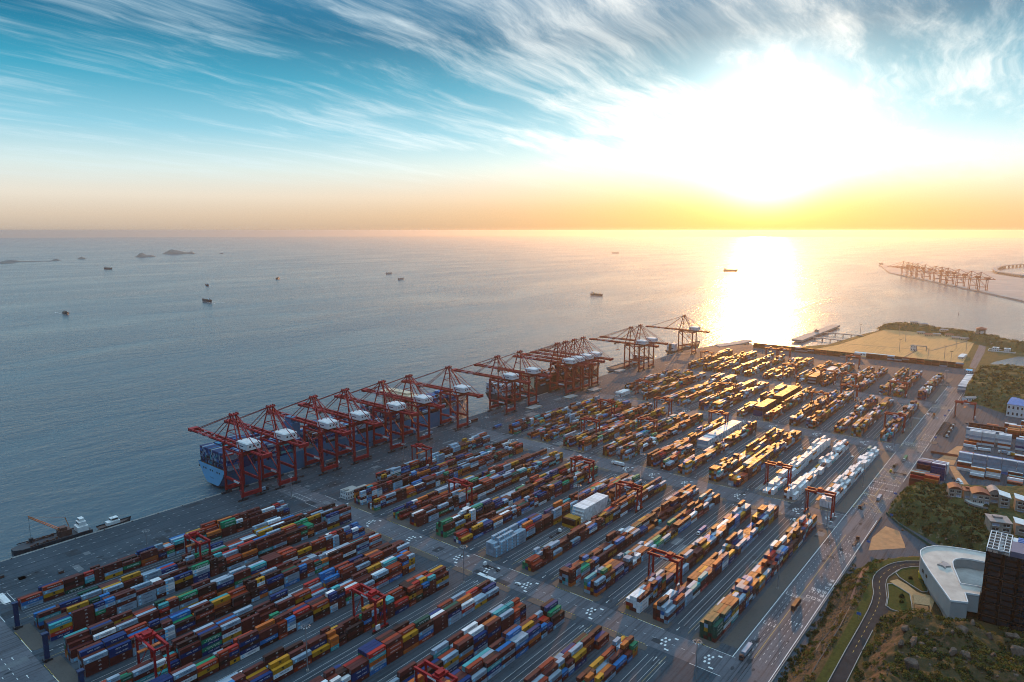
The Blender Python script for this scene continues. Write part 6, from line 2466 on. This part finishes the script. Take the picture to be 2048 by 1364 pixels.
# stacks of flat hatch covers on the apron
for i, (a, b, lab) in enumerate(((757, 571, 'pale flat hatch covers stacked on the apron by the second ship'), (842, 566, 'pale hatch covers lying on the apron near the white quay house'), (905, 563, 'flat pale covers stacked on the apron in front of the packed cranes'), (1060, 607, 'flat pale lids in a row beside the small moored ship'))):
    rt = empty('hatch_cover_stack', (a, b, 0.02))
    for k_ in range(3):
        m_ = MB()
        m_.box(-13 + k_ * 0.5, 13 - k_ * 0.7, -6, 6, k_ * 0.8, k_ * 0.8 + 0.7)
        for q in range(4):
            m_.box(-12.5 + q * 6.4, -12.2 + q * 6.4, -6.05, 6.05, k_ * 0.8 + 0.1, k_ * 0.8 + 0.75)
        m_.build('cover', M['concrete'], rt)
    tag(rt, lab, 'hatch covers')
for (a, b, lab) in ((158, 556, 'small brown steel bin alone on the near apron'), (128, 582, 'small brown steel bin near the left edge of the apron')):
    rt = empty('steel_bin', (a, b, 0.02))
    m_ = MB()
    m_.prism([(-1.6, -1.2), (1.6, -1.2), (1.6, 1.2), (-1.6, 1.2)], 0.2, 1.8)
    m_.build('body', M['hull_rust'], rt)
    m_ = MB()
    m_.box(-1.75, 1.75, -1.3, 1.3, 1.8, 1.95)
    m_.box(-1.5, -1.3, -1.1, 1.1, 0, 0.2)
    m_.box(1.3, 1.5, -1.1, 1.1, 0, 0.2)
    m_.build('rim', M['dark'], rt)
    tag(rt, lab, 'bin')

# ------------------------------------------------------------------ rocks, shrubs, grass on the hills
from mathutils import noise as mn


def leaf_mat():
    m = bpy.data.materials.new('foliage')
    m.use_nodes = True
    nt = m.node_tree
    g = G(nt)
    b = nt.nodes['Principled BSDF']
    at = N(nt, 'ShaderNodeAttribute', attribute_name='col')
    nt.links.new(at.outputs['Color'], b.inputs['Base Color'])
    b.inputs['Roughness'].default_value = 0.7
    b.inputs['Specular IOR Level'].default_value = 0.25
    tr_ = N(nt, 'ShaderNodeBsdfTranslucent')
    nt.links.new(at.outputs['Color'], tr_.inputs['Color'])
    mx = N(nt, 'ShaderNodeMixShader', i_0=0.35)
    nt.links.new(b.outputs[0], mx.inputs[1])
    nt.links.new(tr_.outputs[0], mx.inputs[2])
    nt.links.new(mx.outputs[0], nt.nodes['Material Output'].inputs['Surface'])
    return m


M['leaf'] = leaf_mat()
lr = random.Random(77)
GREENS = [(0.030, 0.050, 0.010), (0.050, 0.075, 0.014), (0.090, 0.105, 0.018), (0.13, 0.115, 0.022), (0.022, 0.036, 0.010)]


def bush(mb, x, y, z, r, hgt, n, tint=None, leaf=0.45):
    base = tint or lr.choice(GREENS)
    for _ in range(n):
        a, q = lr.uniform(0, 6.283), lr.random() ** 0.5
        ph = lr.random() ** 0.7
        rr = r * (0.55 + 0.45 * math.sqrt(max(0, 1 - ph * ph))) * (0.55 + 0.45 * q)
        c = Vector((x + rr * math.cos(a), y + rr * math.sin(a), z + hgt * ph * (0.75 + 0.35 * lr.random())))
        u = Vector((lr.gauss(0, 1), lr.gauss(0, 1), lr.gauss(0, 0.6))).normalized()
        v = u.cross(Vector((lr.gauss(0, 1), lr.gauss(0, 1), lr.gauss(0, 1)))).normalized()
        s_ = leaf * lr.uniform(0.6, 1.5)
        k_ = lr.uniform(0.6, 1.5)
        mb.col = tuple(min(0.25, ch * k_) for ch in base)
        mb.add([c - u * s_ - v * s_ * 0.5, c + u * s_ * 0.2 - v * s_ * 0.7, c + u * s_ + v * s_ * 0.2, c - u * s_ * 0.3 + v * s_ * 0.7], [(0, 1, 2, 3)])


def rock_mesh(mb, x, y, z, r, seed, squash=0.75, col=(0.16, 0.125, 0.10), sub=3):
    import bmesh
    bm = bmesh.new()
    bmesh.ops.create_icosphere(bm, subdivisions=sub, radius=1.0)
    V = []
    pr_ = random.Random(seed)
    planes = []
    for _ in range(13):
        planes.append((Vector((pr_.gauss(0, 1), pr_.gauss(0, 1), pr_.gauss(0, 0.8))).normalized(), pr_.uniform(0.55, 0.88)))
    s0 = Vector((seed * 3.7, seed * 1.9, seed * 5.3))
    ax = Vector((1.0 + 0.4 * math.sin(seed), 0.8 + 0.25 * math.cos(seed * 2.1), squash))
    for v in bm.verts:
        p = v.co
        d = 1 + 0.42 * mn.noise(p * 1.1 + s0) + 0.2 * abs(mn.noise(p * 2.6 + s0)) - 0.22 * abs(mn.noise(Vector((p.x * 1.2, p.y * 1.2, p.z * 3.5)) * 1.7 + s0))
        q = p * d
        for (pn, pd) in planes:
            e = q.dot(pn) - pd
            if e > 0:
                q = q - pn * e
        V.append((x + q.x * r * ax.x, y + q.y * r * ax.y, z + q.z * r * ax.z))
    F = [[v.index for v in f.verts] for f in bm.faces]
    bm.free()
    mb.col = col
    mb.add(V, F)


M['rock'] = paint('granite', (0.115, 0.078, 0.058), 0.85, 0.5, 0.5, bump=0.8, dirt=(0.07, 0.06, 0.045), dirtamt=0.6, spec=0.2)
ROCKS = [(396, 44, 3.6, 'tall split grey boulder left of centre in the scrub hill'), (389, 49, 2.6, 'grey boulder at the left flank of the scrub hill'), (405, 49.5, 2.4, 'pale pointed boulder near the top left of the scrub hill'), (409, 39.5, 2.2, 'small twin pointed boulder below the crest of the scrub hill'),
         (370, 41, 5.6, 'big round orange boulder at the bottom edge'), (420, 24.5, 3.6, 'rounded brown boulder under the crest behind the tower foot'), (431, 21, 2.2, 'upright green grey boulder on the crest below the tower'), (398, 26.5, 3.2, 'grey boulder left one of a pair in the middle of the scrub hill'),
         (400, 20.5, 3.0, 'grey boulder right one of a pair in the middle of the scrub hill'), (405, 9.5, 2.6, 'pale boulder low on the right of the scrub hill'), (427, 13, 3.4, 'flat orange streaked ledge of rock under the tower'), (436, 2.0, 5.0, 'large grey crag at the right edge below the tower'),
         (418, -0.5, 6.0, 'huge rounded boulder at the right edge'), (397, 34, 1.9, 'small leaning boulder in the middle of the scrub hill'), (398, 40.5, 1.8, 'small grey boulder beside the tall split one'), (412, 28.5, 2.0, 'brown boulder above the grey pair'),
         (606, 64.8, 2.4, 'light boulder by the green fence under the green hill'), (605, 58, 2.6, 'pale rock slab behind the curved roof'), (622, 54, 2.2, 'topmost of the line of pale rocks on the green hill'), (614, 49, 2.4, 'second of the line of pale rocks on the green hill'), (605, 43.5, 2.6, 'third of the line of pale rocks on the green hill'),
         (599, 39, 2.8, 'lowest of the line of pale rocks on the green hill'), (631, 86, 2.6, 'boulder at the left foot of the green hill'), (690, 61.5, 3.2, 'brown outcrop under the leftmost villa'), (651, 44.6, 1.6, 'lone small boulder in the middle of the green hill')]
for i, (a, b, r, lab) in enumerate(ROCKS):
    mb = MB()
    z_ = near_h(a, b)
    rock_mesh(mb, 0, 0, 0, r, i + 1, 0.8 if a < 460 else 0.55)
    mb.c = [None] * len(mb.c)
    o = mb.build('boulder', M['rock'], None, smooth=False, loc=(a, b, z_ + 0.25 * r))
    tag(o, lab, 'boulder')
# rubble on the cut slope and scrub everywhere: uncountable
rub = MB()
for _ in range(2000):
    a = lr.uniform(300, 500)
    b = lr.uniform(81, 99)
    if fbm(a / 11, b / 7, 31) < 0.40:
        continue
    rock_mesh(rub, a, b, near_h(a, b), lr.uniform(0.25, 0.8), lr.random() * 90, 0.7, sub=1)
for _ in range(320):
    a, b = lr.uniform(330, 446), lr.uniform(-10, 62)
    if fbm(a / 11, b / 9, 33) < 0.5:
        continue
    rock_mesh(rub, a, b, near_h(a, b), lr.uniform(0.4, 1.3), lr.random() * 90, 0.7, sub=1)
rub.c = [None] * len(rub.c)
tag(rub.build('rubble', M['rock']), 'broken brown stone strewn over the hillside', 'rubble', kind='stuff')

scr = MB()
for _ in range(5600):
    a, b = lr.uniform(285, 560), lr.uniform(-30, 104)
    z_ = near_h(a, b)
    if z_ < 0.2:
        if not (101 < b < 104.2 and a < 545):
            continue
        z_ = 0
    if 66 < b < 81.5 and a < 545 or (b <= 66 and a > 440 and z_ < 22 and b > 20):
        continue
    if b <= 66 and fbm(a / 13, b / 13, 41) < 0.40:
        continue
    if 81 < b < 98 and a < 470 and fbm(a / 12, b / 8, 42) < 0.54:
        continue
    t_ = None
    if b > 98:
        t_ = lr.choice([GREENS[0], GREENS[4]])
    elif 81 < b <= 98:
        t_ = lr.choice([GREENS[2], GREENS[3], GREENS[1], (0.17, 0.095, 0.018), (0.20, 0.13, 0.02)])  # golden sunlight on the slope scrub put into the leaf colour
    elif lr.random() < 0.3:
        t_ = lr.choice([(0.12, 0.10, 0.015), (0.16, 0.115, 0.02)])  # sunlit gold painted into some of the hilltop leaves
    r = lr.uniform(0.7, 1.9)
    bush(scr, a, b, z_ - 0.1, r, r * lr.uniform(0.8, 1.3), int(24 + 16 * r), t_, 0.36)
for _ in range(1700):
    a, b = lr.uniform(590, 745), lr.uniform(-20, 103)
    z_ = near_h(a, b)
    if z_ < 0.6:
        continue
    if (a > 676 and b < 62) or (a > 628 and b < 30):
        continue
    r = lr.uniform(0.8, 2.4)
    t_ = lr.choice([GREENS[0], GREENS[4], GREENS[0], GREENS[1]]) if b < 84 else lr.choice([GREENS[2], GREENS[1]])
    bush(scr, a, b, z_ - 0.1, r, r * 0.9, int(20 + 10 * r), t_, 0.5)
for _ in range(1100):
    a, b = lr.uniform(1140, 1470), lr.uniform(-60, 100)
    z_ = far_h(a, b)
    if z_ < 0.6:
        continue
    r = lr.uniform(1.2, 3.6)
    bush(scr, a, b, z_ - 0.2, r, r * 0.8, 22, lr.choice(GREENS), 0.9)
for _ in range(900):
    a, b = lr.uniform(1740, 2050), lr.uniform(30, 372)
    z_ = ridge_h(a, b)
    if z_ < 1.2:
        continue
    r = lr.uniform(1.5, 4.0)
    bush(scr, a, b, z_ - 0.2, r, r * 0.8, 16, lr.choice(GREENS), 1.2)
tag(scr.build('undergrowth', M['leaf']), 'dense low scrub and grass covering the hills', 'undergrowth', kind='stuff')

# separate rounded shrubs that one can tell apart: hedge by the plaza and on the lawns
SH = [(524, 90, 3.2, 'dark rounded shrub at the road end of the plaza hedge'), (529, 86.5, 3.6, 'tall shrub second in the plaza hedge'), (534, 83, 3.2, 'shrub in the middle of the plaza hedge'), (539, 79.5, 3.4, 'yellow green shrub fourth in the plaza hedge'), (544, 76, 2.8, 'bright shrub fifth in the plaza hedge'), (549, 73, 2.4, 'last small shrub of the plaza hedge'),
      (470, 61, 1.6, 'dark shrub in the middle of the nearer lawn'), (463, 60, 1.3, 'dark shrub at the near end of the nearer lawn'), (500, 61, 1.3, 'low shrub on the lawn under the curved building'), (677, 73, 3.2, 'bright yellow green tree on the green hill'), (683, 33.5, 2.6, 'dark tree at the right end of the round terrace'), (678, 27.5, 2.6, 'dark tree between terrace and white roofed villas')]
for i, (a, b, r, lab) in enumerate(SH):
    rt = empty('shrub', (a, b, max(0, near_h(a, b))))
    m_ = MB()
    m_.cyl((0, 0, -0.4), (0.1, 0, r * 0.7), 0.16, 0.07, n=6)
    for k_ in range(4):
        t = k_ * 1.6 + i
        m_.cyl((0.05, 0, r * 0.3), (0.5 * r * math.cos(t), 0.5 * r * math.sin(t), r * 0.85), 0.08, 0.03, n=5)
    m_.build('stem', paint('bark', (0.06, 0.045, 0.03), 0.9) if i == 0 else bpy.data.materials['bark'], rt)
    m_ = MB()
    bright = 'yellow' in lab or 'bright' in lab
    for (dx, dy, k_) in ((0, 0, 1.0), (0.55 * r, 0.2 * r, 0.7), (-0.5 * r, 0.3 * r, 0.75), (0.1 * r, -0.55 * r, 0.7)):
        bush(m_, dx, dy, 0.1, r * 0.65 * k_, r * 1.2 * k_, 150, GREENS[2] if bright else GREENS[i % 2], 0.34)
    m_.build('crown', M['leaf'], rt)
    tag(rt, lab, 'shrub')

# stepped path and drain on the cut slope
def along(pts, off=0.12):
    return [(a, b, near_h(a, b) + off) for a, b in pts]


rt = empty('hill_walkway', (0, 0, 0))
m_ = MB()
pp = [(523, 86.4), (516, 88.4), (505, 88.8), (494, 88.3), (482, 87.8), (470, 87.4), (456, 86.8)]
q_ = along(pp, 0.3)
for a, b in zip(q_, q_[1:]):
    m_.bar(a, b, 2.2, 0.35)
m_.build('deck', paint('red_brick_path', (0.26, 0.09, 0.05), 0.8, 0.3, 1.5), rt)
m_ = MB()
for a, b in zip(q_, q_[1:]):
    m_.bar((a[0], a[1] - 1.2, a[2] + 0.6), (b[0], b[1] - 1.2, b[2] + 0.6), 0.25, 0.9)
m_.build('parapet', bpy.data.materials['red_brick_path'], rt)
tag(rt, 'reddish stepped walkway running along the slope below the upper road', 'walkway')
for nm, pts, lab in (('wall_one', [(300, 84.8), (340, 84.4), (372, 84.0), (392, 83.6), (410, 83.0), (428, 84.0), (444, 85.0), (456, 85.8)], 'upper winding drain channel on the rocky slope'), ('wall_two', [(392, 91.0), (404, 91.6), (420, 90.0), (436, 90.2), (450, 90.6)], 'lower winding drain channel on the rocky slope')):
    m_ = MB()
    q_ = along(pts, 0.1)
    for a, b in zip(q_, q_[1:]):
        m_.bar(a, b, 0.5, 0.8)
    tag(m_.build('drain_channel', M['verge']), lab, 'drain')

# road studs of the quay: the boxes of the ships and the yard end here

# ------------------------------------------------------------------ remaining boxes as one mass
rest = YARDMASS.build('container_mass', M['box'])
tag(rest, 'thousands of stacked containers in many colours filling the yard and the ship decks', 'containers', kind='stuff')
for k_, m_ in tx.items():
    if m_.v:
        m_.build('lettering', M[k_], rest)

# ------------------------------------------------------------------ haze
hz = bpy.data.materials.new('haze_air')
hz.use_nodes = True
hz.node_tree.nodes.remove(hz.node_tree.nodes['Principled BSDF'])
pv_ = hz.node_tree.nodes.new('ShaderNodeVolumePrincipled')
pv_.inputs['Color'].default_value = (0.88, 0.91, 0.95, 1)
pv_.inputs['Density'].default_value = 0.000052
pv_.inputs['Anisotropy'].default_value = 0.68
hz.node_tree.links.new(pv_.outputs[0], hz.node_tree.nodes['Material Output'].inputs['Volume'])
mb = MB()
mb.box(-31000, 31000, -31000, 31000, -12.0, 262.0)
ho = mb.build('haze', hz)
tag(ho, kind='stuff')
SC.cycles.volume_bounces = 0
SC.cycles.max_bounces = 5
SC.cycles.diffuse_bounces = 2
SC.cycles.glossy_bounces = 2
SC.cycles.transparent_max_bounces = 6
SC.cycles.use_denoising = True
SC.cycles.pixel_filter_type = 'BLACKMAN_HARRIS'
SC.cycles.filter_width = 1.0
SC.cycles.use_denoising = True
SC.cycles.denoising_prefilter = 'FAST'
